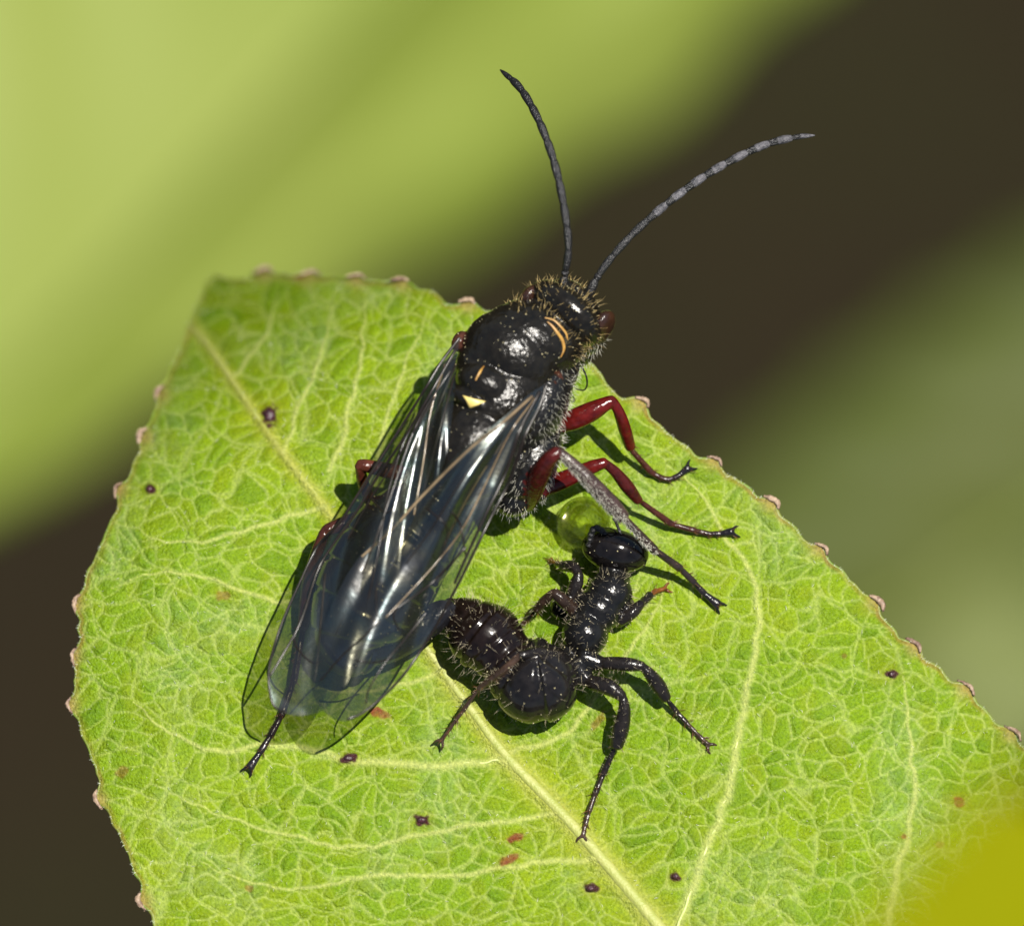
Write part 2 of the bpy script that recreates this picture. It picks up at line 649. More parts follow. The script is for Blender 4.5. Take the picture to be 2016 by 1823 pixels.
bB, tB = D(3205, 290, 45), D(680, 1993, 45)
far_leaf('hanging_leaf', 'blurred mid green leaf behind the serrated margin with the reddish teeth',
         bB, tB, 2.2, BACK + RIGHT * 0.1, profB, M_FAR2, M_FRIB,
         [bB + np.array([1.0, 0, -2.0]), bB + np.array([3.0, -1, -9.0]), np.array([32.3, 12.0, GZ])])
bC, tC = D(2750, 2100, 30), D(1820, 1180, 31)
far_leaf('pale_leaf', 'pale blurred grey green leaf low beyond the toothed leaf margin',
         bC, tC, 1.5, BACK + RIGHT * 0.3 + UP * 0.2, profB, M_FAR3, M_FRIB,
         [bC + np.array([1.0, -1.0, -2.0]), bC + np.array([3.0, -2.0, -10.0]), np.array([30.4, -9.0, GZ])])
bE, tE = D(2900, 300, 52), D(1820, 790, 52)
far_leaf('dry_leaf', 'brownish blurred withered leaf against the dark soil above the green leaf',
         bE, tE, 0.8, BACK + RIGHT * 0.2, profB, M_FAR4, M_FRIB,
         [bE + np.array([1.0, 0, -2.0]), bE + np.array([3.0, 0, -6.0]), np.array([36.1, 21.0, GZ])])

# ------------------------------------------------------------------ the toothed leaf
OUT = [(372, 2050), (330, 1930), (305, 1835), (286, 1772), (264, 1708), (238, 1645), (207, 1590), (196, 1556), (190, 1512),
       (163, 1446), (147, 1392), (147, 1340), (153, 1290), (155, 1240), (157, 1190), (172, 1128), (206, 1062), (240, 968),
       (272, 888), (312, 788), (345, 712), (374, 645), (398, 588), (420, 548), (468, 553), (505, 540), (545, 536), (600, 543),
       (650, 541), (700, 551), (745, 553), (790, 561), (838, 570), (880, 595), (925, 603), (975, 615), (1050, 655), (1110, 690),
       (1166, 722), (1214, 775), (1260, 797), (1330, 868), (1405, 911), (1450, 946), (1515, 993), (1560, 1040), (1612, 1085),
       (1662, 1130), (1718, 1187), (1755, 1232), (1797, 1277), (1848, 1318), (1898, 1357), (1945, 1404), (1990, 1447),
       (2045, 1495), (2130, 1590), (2210, 1720), (2255, 1880), (2245, 2040), (2190, 2190), (2080, 2320), (1920, 2410),
       (1745, 2440), (1500, 2425), (1200, 2380), (900, 2310), (640, 2230), (480, 2150)]
TEETH = [(605, 542), (700, 550), (790, 559), (922, 602), (1258, 796), (1405, 909), (1516, 992), (1612, 1083), (1719, 1186),
         (1798, 1276), (1899, 1356), (1988, 1446), (236, 966), (288, 862), (318, 776), (152, 1188), (148, 1292), (142, 1388),
         (198, 1572), (284, 1772), (516, 539)]
o2 = catmull(np.array(OUT + [OUT[0]], float), 14)[:-1]
# small bites between the teeth
seglen = np.linalg.norm(np.roll(o2, -1, 0) - o2, axis=1)
tan = (np.roll(o2, -1, 0) - np.roll(o2, 1, 0))
tan /= np.linalg.norm(tan, axis=1)[:, None]
nor = np.stack([-tan[:, 1], tan[:, 0]], 1)          # for clockwise order in picture axes this points inwards
area = 0.5 * np.sum(o2[:, 0] * np.roll(o2[:, 1], -1) - np.roll(o2[:, 0], -1) * o2[:, 1])
if area < 0:
    nor = -nor
dt = np.min([np.hypot(o2[:, 0] - a, o2[:, 1] - b) for a, b in TEETH], axis=0)
wob = (vnoise(o2[:, 0], o2[:, 1], 16, 5) - 0.5) * 4.0 + (vnoise(o2[:, 0], o2[:, 1], 45, 6) - 0.5) * 5.0
push = -9.0 * np.exp(-(dt / 15.0) ** 2) + 1.2 * wob + 5.0 * np.exp(-((dt - 34.0) / 16.0) ** 2)
OUTL = o2 + nor * push[:, None]


def scan_inside(xs, ys, poly):
    ins = np.zeros((len(ys), len(xs)), bool)
    x1, y1 = poly[:, 0], poly[:, 1]
    x2, y2 = np.roll(x1, -1), np.roll(y1, -1)
    for i, y in enumerate(ys):
        k = (y1 <= y) != (y2 <= y)
        if not k.any():
            continue
        xc = np.sort(x1[k] + (y - y1[k]) / (y2[k] - y1[k]) * (x2[k] - x1[k]))
        ins[i] = (np.searchsorted(xc, xs) % 2) == 1
    return ins


def fill(poly, xs, ys):
    """grid sheet cut to poly: outer vertices are drawn onto the outline. returns grid index map, X, Y, faces, used"""
    ins = scan_inside(xs, ys, poly)
    X, Y = np.meshgrid(xs, ys)
    q = ins[:-1, :-1].astype(int) + ins[1:, :-1] + ins[:-1, 1:] + ins[1:, 1:]
    keep = q >= 1
    used = np.zeros_like(ins)
    for a, b in ((0, 0), (0, 1), (1, 0), (1, 1)):
        used[a:used.shape[0] - 1 + a, b:used.shape[1] - 1 + b] |= keep
    mv = used & ~ins
    pts = np.stack([X[mv], Y[mv]], 1)
    a = poly
    bb = np.roll(poly, -1, 0)
    ab = bb - a
    res = np.empty_like(pts)
    for s in range(0, len(pts), 400):
        p = pts[s:s + 400]
        ap = p[:, None] - a[None]
        t = np.clip((ap * ab[None]).sum(-1) / ((ab ** 2).sum(-1)[None] + 1e-9), 0, 1)
        c = a[None] + t[..., None] * ab[None]
        d = ((p[:, None] - c) ** 2).sum(-1)
        j = d.argmin(1)
        res[s:s + 400] = c[np.arange(len(p)), j]
    X[mv], Y[mv] = res[:, 0], res[:, 1]
    idx = -np.ones(ins.shape, int)
    idx[used] = np.arange(used.sum())
    F = np.stack([idx[:-1, :-1], idx[1:, :-1], idx[1:, 1:], idx[:-1, 1:]], -1)[keep]
    return X, Y, F, used


STEP = 2.7
xs = np.concatenate([np.arange(125, 2060, STEP), np.arange(2060, 2290, 9)])
ys = np.concatenate([np.arange(515, 1860, STEP), np.arange(1860, 2460, 9)])
LX, LY, LF, LU = fill(OUTL, xs, ys)


def stamp(field, pts, width, power=1.0):
    """field = max(field, soft ridge around the polyline pts); width per point"""
    for (x, y), w in zip(pts, width):
        R = w * 2.6
        i0, i1 = np.searchsorted(ys, (y - R, y + R))
        j0, j1 = np.searchsorted(xs, (x - R, x + R))
        if i1 <= i0 or j1 <= j0:
            continue
        d2 = (LX[i0:i1, j0:j1] - x) ** 2 + (LY[i0:i1, j0:j1] - y) ** 2
        f = np.exp(-d2 / (w * w)) * power
        np.maximum(field[i0:i1, j0:j1], f, out=field[i0:i1, j0:j1])


def dense(P, step=2.2, wob_=0.0, seed=0):
    c = catmull(np.array(P, float), 24)
    L = np.concatenate([[0], np.cumsum(np.linalg.norm(np.diff(c, axis=0), axis=1))])
    s = np.arange(0, L[-1], step)
    q = np.stack([np.interp(s, L, c[:, k]) for k in range(c.shape[1])], 1)
    if wob_:
        q[:, 0] += (vnoise(q[:, 0], q[:, 1], 24, 20 + seed) - 0.5) * wob_
        q[:, 1] += (vnoise(q[:, 0], q[:, 1], 24, 40 + seed) - 0.5) * wob_
    return q


SIDE = [[(1000, 1497), (925, 1500), (850, 1506), (760, 1502), (690, 1496), (600, 1472), (520, 1466), (430, 1478), (330, 1440), (262, 1380)],
        [(1318, 1850), (1352, 1780), (1400, 1650), (1438, 1540), (1460, 1420), (1482, 1300), (1494, 1215), (1478, 1130), (1430, 1060), (1388, 985), (1340, 930)],
        [(1690, 2330), (1720, 2100), (1742, 1900), (1752, 1800), (1768, 1715), (1798, 1590), (1796, 1500), (1790, 1440), (1788, 1385), (1775, 1330)],
        [(812, 1235), (700, 1215), (560, 1186), (470, 1160), (390, 1135), (300, 1130), (215, 1160)],
        [(640, 1000), (560, 1020), (470, 1050), (380, 1068), (262, 1060)],
        [(646, 925), (670, 875), (687, 808), (708, 724), (717, 611), (722, 575)],
        [(560, 890), (591, 791), (616, 740), (641, 674), (660, 590)],
        [(700, 1075), (735, 930), (762, 829), (796, 724), (834, 636), (848, 600)],
        [(455, 745), (500, 690), (530, 640), (548, 575)],
        [(870, 1320), (800, 1345), (690, 1360), (600, 1345)],
        [(1185, 1690), (1040, 1700), (900, 1725), (740, 1722), (600, 1750), (470, 1730), (390, 1690)],
        [(1105, 1600), (960, 1620), (830, 1640), (700, 1668), (560, 1640), (420, 1600), (300, 1540)],
        [(1010, 1480), (1120, 1440), (1200, 1330), (1290, 1200), (1330, 1100)],
        [(1400, 1950), (1240, 1900), (1050, 1870), (850, 1870), (640, 1900), (470, 1880)]]
SIDEW = [7.0, 8.0, 8.5, 4.5, 4.0, 4.5, 3.8, 4.2, 3.6, 3.8, 4.6, 4.2, 4.5, 4.5]

vein1 = np.zeros(LX.shape)
midc = dense(MIDRIB, 3)
mw = np.interp(midc[:, 1], [640, 900, 1300, 1500, 1800, 2400], [8, 9.5, 13, 19, 23, 34])
stamp(vein1, midc, mw)
halo = np.zeros(LX.shape)
stamp(halo, midc, mw * 2.3)
vein2 = np.zeros(LX.shape)
side_lines = []
for i, (P, w) in enumerate(zip(SIDE, SIDEW)):
    q = dense(P, 2.4, 9, i)
    side_lines.append(q)
    stamp(vein2, q, w * 1.15 * (1 - 0.85 * np.linspace(0, 1, len(q)) ** 2))
edge = np.zeros(LX.shape)
ed = dense(np.vstack([OUTL, OUTL[:1]])[::3], 3)
stamp(edge, ed, np.full(len(ed), 9.0))
tooth = np.zeros(LX.shape)
stamp(tooth, np.array(TEETH, float), np.full(len(TEETH), 17.0))


def cells(X, Y, size, seed, jit=0.85, ang=0.0, asp=1.0):
    c, s = math.cos(ang), math.sin(ang)
    x = (X * c + Y * s) / (size * asp)
    y = (-X * s + Y * c) / size
    rg = np.random.default_rng(seed)
    N = 256
    jx = (rg.random((N, N)) - 0.5) * jit
    jy = (rg.random((N, N)) - 0.5) * jit
    xi, yi = np.floor(x).astype(int), np.floor(y).astype(int)
    d1 = np.full(x.shape, 1e9)
    d2 = np.full(x.shape, 1e9)
    p1 = np.zeros(x.shape + (2,))
    p2 = np.zeros(x.shape + (2,))
    ident = np.zeros(x.shape)
    tone = rg.random((N, N))
    for a in (-1, 0, 1):
        for b in (-1, 0, 1):
            u, v = xi + a, yi + b
            sx = u + 0.5 + jx[u % N, v % N]
            sy = v + 0.5 + jy[u % N, v % N]
            d = (x - sx) ** 2 + (y - sy) ** 2
            n1 = d < d1
            n2 = ~n1 & (d < d2)
            d2 = np.where(n1, d1, np.where(n2, d, d2))
            p2 = np.where(n1[..., None], p1, np.where(n2[..., None], np.stack([sx, sy], -1), p2))
            d1 = np.where(n1, d, d1)
            p1 = np.where(n1[..., None], np.stack([sx, sy], -1), p1)
            ident = np.where(n1, tone[u % N, v % N], ident)
    sep = np.sqrt(((p1 - p2) ** 2).sum(-1)) + 1e-6
    return (d2 - d1) / (2 * sep) * size, ident      # distance to the cell border in picture units


WX = LX + (vnoise(LX, LY, 60, 8) - 0.5) * 46 + (vnoise(LX, LY, 20, 9) - 0.5) * 5
WY = LY + (vnoise(LX, LY, 60, 10) - 0.5) * 46 + (vnoise(LX, LY, 20, 12) - 0.5) * 5
e1, id1 = cells(WX, WY, 92, 21, 0.9, 0.5, 1.35)
e2, id2 = cells(WX, WY, 33, 22, 0.88, -0.4, 1.35)
e3, id3 = cells(WX, WY, 13, 23, 0.9)
fade = 0.62 + 0.38 * vnoise(LX, LY, 70, 30)
w2 = 1.2 + 0.9 * vnoise(LX, LY, 30, 31)
v_big = np.exp(-(e1 / 2.8) ** 2)
v_small = np.exp(-(e2 / w2) ** 2) * fade
v_tiny = np.exp(-(e3 / 1.6) ** 2) * sstep(0.5, 0.8, vnoise(LX, LY, 110, 33))
net = np.maximum(np.maximum(v_big * 0.6, v_small * 0.85), vein2)
allv = np.maximum(net, vein1)

# relief: areoles stand up between the finer veins, the midrib is a low ridge in a trough
dome = 1 - np.exp(-(np.minimum(e2, e1 * 1.3) / 8.0) ** 2)
relief = 0.0074 * dome * (0.5 + 0.8 * id2) + 0.005 * (vnoise(LX, LY, 26, 35) - 0.5) + 0.0012 * v_tiny
relief = relief * (1 - 0.9 * vein1) * (1 - 0.6 * vein2) + 0.004 * vein2 - 0.012 * halo + 0.02 * vein1
relief = relief * (1 - edge * 0.7)

SPOTS = [(531, 818, 17, 21, 0), (295, 963, 12, 9, 0), (686, 1492, 17, 11, 0), (830, 1614, 15, 12, 0), (1163, 1748, 14, 11, 0),
         (1330, 1725, 11, 9, 0), (1756, 1327, 12, 10, 0), (1889, 1580, 13, 11, 1), (748, 1405, 20, 10, 1), (1018, 1648, 20, 8, 1),
         (1003, 1691, 18, 9, 1), (1780, 1646, 6, 5, 1), (1105, 1594, 9, 8, 2), (1662, 1291, 7, 6, 2), (1850, 1662, 10, 8, 2),
         (492, 1748, 10, 7, 2), (240, 1520, 12, 10, 2), (585, 545, 14, 9, 1), (1178, 1420, 8, 26, 2), (440, 1172, 16, 9, 2)]
spotd = np.zeros(LX.shape)
spotr = np.zeros(LX.shape)
spoth = np.zeros(LX.shape)
for k, (x, y, a, b, t) in enumerate(SPOTS):
    an = 0.35 * math.sin(k * 2.3)
    if (x, y) in ((1018, 1648), (1003, 1691)):
        an = -0.45
    if (x, y) == (1178, 1420):
        an = 0.6
    if (x, y) == (748, 1405):
        an = 0.4
    dx, dy = LX - x, LY - y
    u = (dx * math.cos(an) + dy * math.sin(an)) / a
    v = (-dx * math.sin(an) + dy * math.cos(an)) / b
    rr = np.sqrt(u * u + v * v) + (vnoise(LX, LY, 9, 50 + k) - 0.5) * 0.75
    core = 1 - sstep(0.75, 1.15, rr)
    if t == 0:
        spotd = np.maximum(spotd, core)
    elif t == 1:
        spotr = np.maximum(spotr, core * (0.55 + 0.45 * vnoise(LX, LY, 8, 80 + k)))
    else:
        spotr = np.maximum(spotr, core * 0.45)
    spoth = np.maximum(spoth, np.exp(-(rr / 1.9) ** 2) * (0.8 if t < 2 else 0.3))


def mixc(c, f, col):
    return c * (1 - f[..., None]) + np.array(col) * f[..., None]


big = vnoise(LX, LY, 190, 60)
c = np.zeros(LX.shape + (3,)) + np.array([0.155, 0.262, 0.003])
c = mixc(c, sstep(0.35, 0.85, big) * 0.6, (0.225, 0.310, 0.003))
c = mixc(c, id2 * 0.6, (0.078, 0.170, 0.003))
c = mixc(c, sstep(0.45, 0.8, vnoise(LX, LY, 34, 61)) * 0.45, (0.180, 0.235, 0.002))
c = mixc(c, v_tiny * 0.25, (0.20, 0.30, 0.02))
c = mixc(c, np.exp(-(e2 / 9.0) ** 2) * 0.22, (0.19, 0.28, 0.015))
c = mixc(c, np.clip(net, 0, 1) * 0.68, (0.39, 0.45, 0.14))
waxy_sheen = sstep(0.56, 0.86, vnoise(LX, LY, 130, 91)) * (0.35 + 0.65 * sstep(0.35, 0.75, vnoise(LX, LY, 7, 92)))  # pale waxy patches, their whitish sheen painted into the blade colour
c = mixc(c, waxy_sheen * 0.16, (0.33, 0.42, 0.24))
c = mixc(c, halo * 0.42, (0.28, 0.30, 0.012))
c = mixc(c, vein1 * 0.75, (0.36, 0.37, 0.09))
c = mixc(c, vein2 * 0.5, (0.40, 0.43, 0.13))
c = mixc(c, edge * 0.4, (0.20, 0.22, 0.02))
c = mixc(c, sstep(0.25, 0.9, edge) * 0.55 * vnoise(LX, LY, 40, 62), (0.20, 0.07, 0.03))
c = mixc(c, tooth * 0.6, (0.32, 0.22, 0.08))
c = mixc(c, spoth * 0.5, (0.20, 0.20, 0.006))
c = mixc(c, spotr, (0.17, 0.028, 0.018))
c = mixc(c, spotd, (0.045, 0.012, 0.014))
relief = relief + 0.006 * spotd
LZ = zleaf(LX, LY) + relief
leafV = W(LX[LU], LY[LU], LZ[LU])


def on_leaf(x, y, dz=0.0):
    return W(x, y, zleaf(x, y) + dz)


petb = on_leaf(1745, 2425)
stalk_foot = np.array([1.2, -16.0, GZ])
LEAF = root('serrated_leaf', stalk_foot, 'sunlit yellow green serrated leaf in focus that carries both wasps', 'leaf')
mesh('blade', leafV, LF, M_LEAF, LEAF, col=c[LU])
b = MB()
st = midc[::14]
r_ = np.interp(st[:, 1], [640, 900, 1300, 1500, 1800, 2400], [3, 4.5, 7, 10, 12, 20]) / S
b.tube(W(st[:, 0], st[:, 1], zleaf(st[:, 0], st[:, 1]) + 0.001), r_, seg=12, flat=0.7, fdir=(0, 0, 1), sub=3)
b.build('midrib', M_MID, LEAF)
for q, w in zip(side_lines[:3], (2.4, 3.0, 3.2)):
    b = MB()
    p = q[::6]
    b.tube(W(p[:, 0], p[:, 1], zleaf(p[:, 0], p[:, 1]) + 0.0015), w * (1 - 0.93 * np.linspace(0, 1, len(p)) ** 1.5) / S, seg=8, flat=0.6,
           fdir=(0, 0, 1), sub=2)
    b.build('side_vein', M_VEIN2, LEAF)
b = MB()
ol = np.vstack([OUTL, OUTL[:1]])
b.tube(W(ol[:, 0], ol[:, 1], zleaf(ol[:, 0], ol[:, 1]) - 0.006),
       (2.6 + 2.0 * vnoise(ol[:, 0], ol[:, 1], 25, 70)) / S, seg=8, sub=0)
b.build('margin', M_RIM, LEAF)
for k, (x, y) in enumerate(TEETH):
    j = np.argmin(np.hypot(OUTL[:, 0] - x, OUTL[:, 1] - y))
    tx, ty = tan[j]
    p = W(OUTL[j, 0], OUTL[j, 1], zleaf(x, y) + 0.004)
    t3 = np.array([tx, -ty, 0.0])
    n3 = np.array([nor[j, 0], -nor[j, 1], 0.0])
    n3 /= np.linalg.norm(n3)
    L_ = (15 + 6 * random.random()) / S
    b = MB()
    b.tube([p - t3 * L_ + n3 * 0.006, p - t3 * L_ * 0.3 - n3 * 0.003, p + t3 * L_ * 0.45 - n3 * 0.006, p + t3 * L_ * 1.05 + n3 * 0.008],
           np.array([2.2, 4.6, 5.0, 2.0]) / S * (0.6 + 0.7 * random.random()), seg=10, sub=4, flat=0.8, fdir=(0, 0, 1))
    V = b.V[0]
    b.V[0] = V + (RNG.random(V.shape) - 0.5) * 0.005
    b.build('margin_tooth', M_TOOTH, LEAF)
for k, (x, y, a, bb_, t) in enumerate(SPOTS):
    if t == 0:
        b = MB()
        b.ell(on_leaf(x, y, 0.010), (a * 0.62 / S, 0, 0), (0, bb_ * 0.62 / S, 0), (0, 0, 0.010), nu=14, nv=8)
        b.V[0] = b.V[0] + (RNG.random(b.V[0].shape) - 0.5) * 0.0012
        b.build('spot', M_SPOT, LEAF)
b = MB()
b.tube([stalk_foot, np.array([1.5, -9, -30.0]), np.array([1.4, -4.4, -8.0]), petb + np.array([0.05, -0.5, -0.45]), petb],
       [0.16, 0.12, 0.09, 0.07, 0.045], seg=10, sub=10)
b.build('petiole', M_MID, LEAF)


# ------------------------------------------------------------------ hairs
def hairs(P, N, length, rad, bend, tilt, rg, up=None):
    """three-sided tapering hairs from P along N; returns V, F"""
    n = len(P)
    rnd = rg.normal(size=(n, 3))
    N = N + rnd * tilt
    if up is not None:
        N = N + np.asarray(up)
    N /= np.linalg.norm(N, axis=1)[:, None]
    a = np.cross(N, rg.normal(size=(n, 3)))
    a /= np.linalg.norm(a, axis=1)[:, None] + 1e-9
    b_ = np.cross(N, a)
    L = np.asarray(length)[:, None]
    r = np.asarray(rad)[:, None]
    base = P - N * 0.004
    mid = P + N * L * 0.55 + a * L * bend * 0.3
    tipp = P + N * L * 0.97 + a * L * bend
    V = np.empty((n, 7, 3))
    for k in range(3):
        an = 2 * math.pi * k / 3
        o = math.cos(an) * a + math.sin(an) * b_
        V[:, k] = base + o * r
        V[:, 3 + k] = mid + o * r * 0.7
    V[:, 6] = tipp
    f = []
    for k in range(3):
        j = (k + 1) % 3
        f += [(k, j, 3 + j), (k, 3 + j, 3 + k), (3 + k, 3 + j, 6)]
    F = (np.array(f)[None] + (np.arange(n) * 7)[:, None, None]).reshape(-1, 3)
    return V.reshape(-1, 3), F


# fine pale down on the blade and the margin
nh = 1300
hx = RNG.uniform(150, 2040, nh * 2)
hy = RNG.uniform(540, 1840, nh * 2)
ok = np.array([LU[min(np.searchsorted(ys, y), len(ys) - 1), min(np.searchsorted(xs, x), len(xs) - 1)] for x, y in zip(hx, hy)])
hx, hy = hx[ok][:nh], hy[ok][:nh]
P1 = W(hx, hy, zleaf(hx, hy) + 0.004)
N1 = np.tile([0.0, 0, 0.6], (len(P1), 1))
sel = RNG.integers(0, len(OUTL), 600)
P2 = W(OUTL[sel, 0], OUTL[sel, 1], zleaf(OUTL[sel, 0], OUTL[sel, 1]))
N2 = np.stack([-nor[sel, 0], nor[sel, 1], np.full(len(sel), 0.25)], 1)
V, F = hairs(np.vstack([P1, P2]), np.vstack([N1, N2]), RNG.uniform(0.006, 0.016, len(P1) + len(P2)),
             np.full(len(P1) + len(P2), 0.0010), 0.4, 0.45, RNG)
mesh('leaf_down', V, F, M_LHAIR, LEAF, kind='stuff')


# ------------------------------------------------------------------ insect bodies
def remesh(mb, voxel, name, smooth_it=2):
    """one closed continuous skin round everything in mb; colours come from the nearest source point"""
    V0 = np.vstack(mb.V)
    C0 = np.vstack(mb.C)
    me = bpy.data.meshes.new(name + '_source')
    me.from_pydata([tuple(v) for v in V0], [], mb.F)
    me.update()
    o = bpy.data.objects.new(name + '_source', me)
    COL.objects.link(o)
    m = o.modifiers.new('r', 'REMESH')
    m.mode = 'VOXEL'
    m.voxel_size = voxel
    s = o.modifiers.new('s', 'SMOOTH')
    s.factor = 0.5
    s.iterations = smooth_it
    bpy.context.view_layer.update()
    dg = bpy.context.evaluated_depsgraph_get()
    ev = o.evaluated_get(dg).to_mesh()
    n = len(ev.vertices)
    V = np.empty(n * 3, np.float32)
    ev.vertices.foreach_get('co', V)
    N = np.empty(n * 3, np.float32)
    ev.vertices.foreach_get('normal', N)
    F = [tuple(p.vertices) for p in ev.polygons]
    o.evaluated_get(dg).to_mesh_clear()
    bpy.data.objects.remove(o)
    bpy.data.meshes.remove(me)
    V = V.reshape(-1, 3).astype(float)
    N = N.reshape(-1, 3).astype(float)
    kd = kdtree.KDTree(len(V0))
    for i, v in enumerate(V0):
        kd.insert(v, i)
    kd.balance()
    C = np.array([C0[kd.find(v)[1]] for v in V])
    return V, N, F, C


# colour rows: r, g, b, roughness, hair class (0 none 1 golden 2 silver 3 leg 4 pale long)
BLK = np.array([0.010, 0.010, 0.012, 0.26, 0])
BLKR = np.array([0.009, 0.008, 0.006, 0.25, 1])
BLKN = np.array([0.009, 0.008, 0.006, 0.30, 6])
BLKS = np.array([0.010, 0.010, 0.010, 0.27, 2])
BLUE = np.array([0.003, 0.004, 0.009, 0.16, 0])
RED = np.array([0.075, 0.006, 0.005, 0.22, 3])
DRED = np.array([0.050, 0.007, 0.006, 0.26, 3])
BRN = np.array([0.045, 0.014, 0.009, 0.3, 3])
GRY = np.array([0.052, 0.034, 0.032, 0.34, 7])
TAR = np.array([0.012, 0.011, 0.013, 0.3, 3])
TEG = np.array([0.05, 0.018, 0.010, 0.28, 0])


def leg(mb, coxa, femur, tibia, tarsus, cols, spines=None):
    """each argument: rows of px, py, h, r(px)"""
    for rows, cc, kind in ((coxa, cols[0], 'c'), (femur, cols[1], 'f'), (tibia, cols[2], 't')):
        if rows is None:
            continue
        A = np.array(rows, float)
        P = W(A[:, 0], A[:, 1], A[:, 2])
        mb.tube(P, A[:, 3] / S, cc, seg=16, sub=8)
        if spines is not None and kind == 't':
            spines.append((P, A[:, 3] / S))
    A = np.array(tarsus, float)
    cA, cB = cols[3], cols[4]
    for i in range(len(A) - 1):
        a, b_ = A[i], A[i + 1]
        f = i / max(1, len(A) - 2)
        cc = cA * (1 - f) + cB * f
        P = W(np.array([a[0], b_[0]]), np.array([a[1], b_[1]]), np.array([a[2], b_[2]]))
        mb.tube(P, [a[3] * 0.72 / S, b_[3] * 1.0 / S], cc, seg=10, sub=6)
        if spines is not None:
            spines.append((P, np.array([a[3], b_[3]]) / S))
    # claws
    a, b_ = W(A[-2, 0], A[-2, 1], A[-2, 2]), W(A[-1, 0], A[-1, 1], A[-1, 2])
    d = (b_ - a) / np.linalg.norm(b_ - a)
    sd = np.cross(d, [0, 0, 1.0])
    for s in (-1, 1):
        mb.tube([b_, b_ + d * 0.014 + sd * s * 0.014, b_ + d * 0.028 + sd * s * 0.020 - np.array([0, 0, 0.012])],
                [0.0065, 0.0058, 0.0042], cB, seg=8, sub=4)


def spine_mesh(spl, name, mat, parent, dens, rg, lens=(0.014, 0.034)):
    Ps, Ns, Ls = [], [], []
    for P, r in spl:
        L = np.linalg.norm(P[-1] - P[0])
        n = max(2, int(L * dens))
        for _ in range(n):
            t = rg.random()
            k = t * (len(P) - 1)
            i = min(int(k), len(P) - 2)
            p = P[i] + (P[i + 1] - P[i]) * (k - i)
            ax = (P[-1] - P[0]) / L
            nn = rg.normal(size=3)
            nn -= ax * nn.dot(ax)
            nn /= np.linalg.norm(nn)
            Ps.append(p + nn * r[0] * 0.75)
            Ns.append(nn * 0.8 + ax * 0.7)
            Ls.append(rg.uniform(*lens))
        # a ring of longer spines at the far end
        for _ in range(4):
            ax = (P[-1] - P[0]) / L
            nn = rg.normal(size=3)
            nn -= ax * nn.dot(ax)
            nn /= np.linalg.norm(nn)
            Ps.append(P[-1] + nn * r[-1] * 0.7)
            Ns.append(nn * 0.8 + ax * 0.8)
            Ls.append(rg.uniform(lens[1], lens[1] * 1.5))
    V, F = hairs(np.array(Ps), np.array(Ns), np.array(Ls), np.full(len(Ps), 0.0016), 0.15, 0.1, rg)
    return mesh(name, V, F, mat, parent, kind='stuff')


def pick(V, N, F, mask, n, rg):
    k = np.where(mask)[0]
    if len(k) == 0:
        return V[:0], N[:0]
    j = rg.choice(k, n)
    return V[j] + rg.normal(size=(n, 3)) * 0.002, N[j]


def dust(V, N, n, rg, parent, size=(0.0015, 0.0042), name='pollen_dust', mask=None):
    k = np.arange(len(V)) if mask is None else np.where(mask)[0]
    j = rg.choice(k, n)
    oc = np.array([(1, 0, 0), (-1, 0, 0), (0, 1, 0), (0, -1, 0), (0, 0, 1), (0, 0, -1)], float)
    of = np.array([(0, 2, 4), (2, 1, 4), (1, 3, 4), (3, 0, 4), (2, 0, 5), (1, 2, 5), (3, 1, 5), (0, 3, 5)])
    s = rg.uniform(size[0], size[1], n) * rg.uniform(0.6, 1.3, n)
    VV = (V[j] + N[j] * 0.001)[:, None] + oc[None] * s[:, None, None] * rg.uniform(0.6, 1.3, (n, 6, 1))
    FF = (of[None] + (np.arange(n) * 6)[:, None, None]).reshape(-1, 3)
    return mesh(name, VV.reshape(-1, 3), FF, M_DUST, parent, kind='stuff')


def gz(px, py, up):
    """height of a foot that stands on the blade"""
    return float(zleaf(px, py)) + up


# ================================================================== winged wasp
MF = np.array([185 / 400, 0.855, 0.03])
MF /= np.linalg.norm(MF)
ROLL = math.radians(20)
r0 = np.cross(MF, [0, 0, 1.0])
r0 /= np.linalg.norm(r0)
u0 = np.cross(r0, MF)
MR = r0 * math.cos(ROLL) - u0 * -math.sin(ROLL) * -1.0
MR /= np.linalg.norm(MR)
MU = np.cross(MR, MF)
if MU[2] < 0:
    MU = -MU


def mell(mb, px, py, h, a, b_, c_, col, f=None, r=None, u=None):
    f = MF if f is None else f
    r = MR if r is None else r
    u = MU if u is None else u
    mb.ell(W(px, py, h), f * a / S, r * b_ / S, u * c_ / S, col)


mb = MB()
# thorax
mell(mb, 1010, 702, 0.42, 90, 104, 90, BLKN)                # mesonotum
mell(mb, 985, 735, 0.42, 84, 92, 74, BLKN)
mell(mb, 1062, 660, 0.40, 62, 94, 86, BLKR)                 # pronotum
mell(mb, 1046, 671, 0.41, 64, 99, 88, BLKN)
mell(mb, 960, 762, 0.47, 48, 66, 62, BLKN)                  # scutellum
mell(mb, 934, 800, 0.45, 26, 66, 60, BLKN)                   # metanotum
mell(mb, 985, 790, 0.38, 120, 108, 100, BLKN)               # middle
mell(mb, 925, 880, 0.37, 118, 98, 106, BLKN)                # propodeum
mell(mb, 1045, 800, 0.33, 120, 66, 95, BLKS)                # side plate
mell(mb, 1040, 905, 0.27, 90, 58, 78, BLKS)
mell(mb, 1012, 975, 0.22, 44, 40, 46, BLKS)                 # hind coxa
mell(mb, 1090, 745, 0.30, 70, 40, 70, BLKS)
mell(mb, 905, 672, 0.44, 22, 15, 14, TEG)                   # tegulae
mell(mb, 1084, 748, 0.44, 26, 16, 16, TEG)
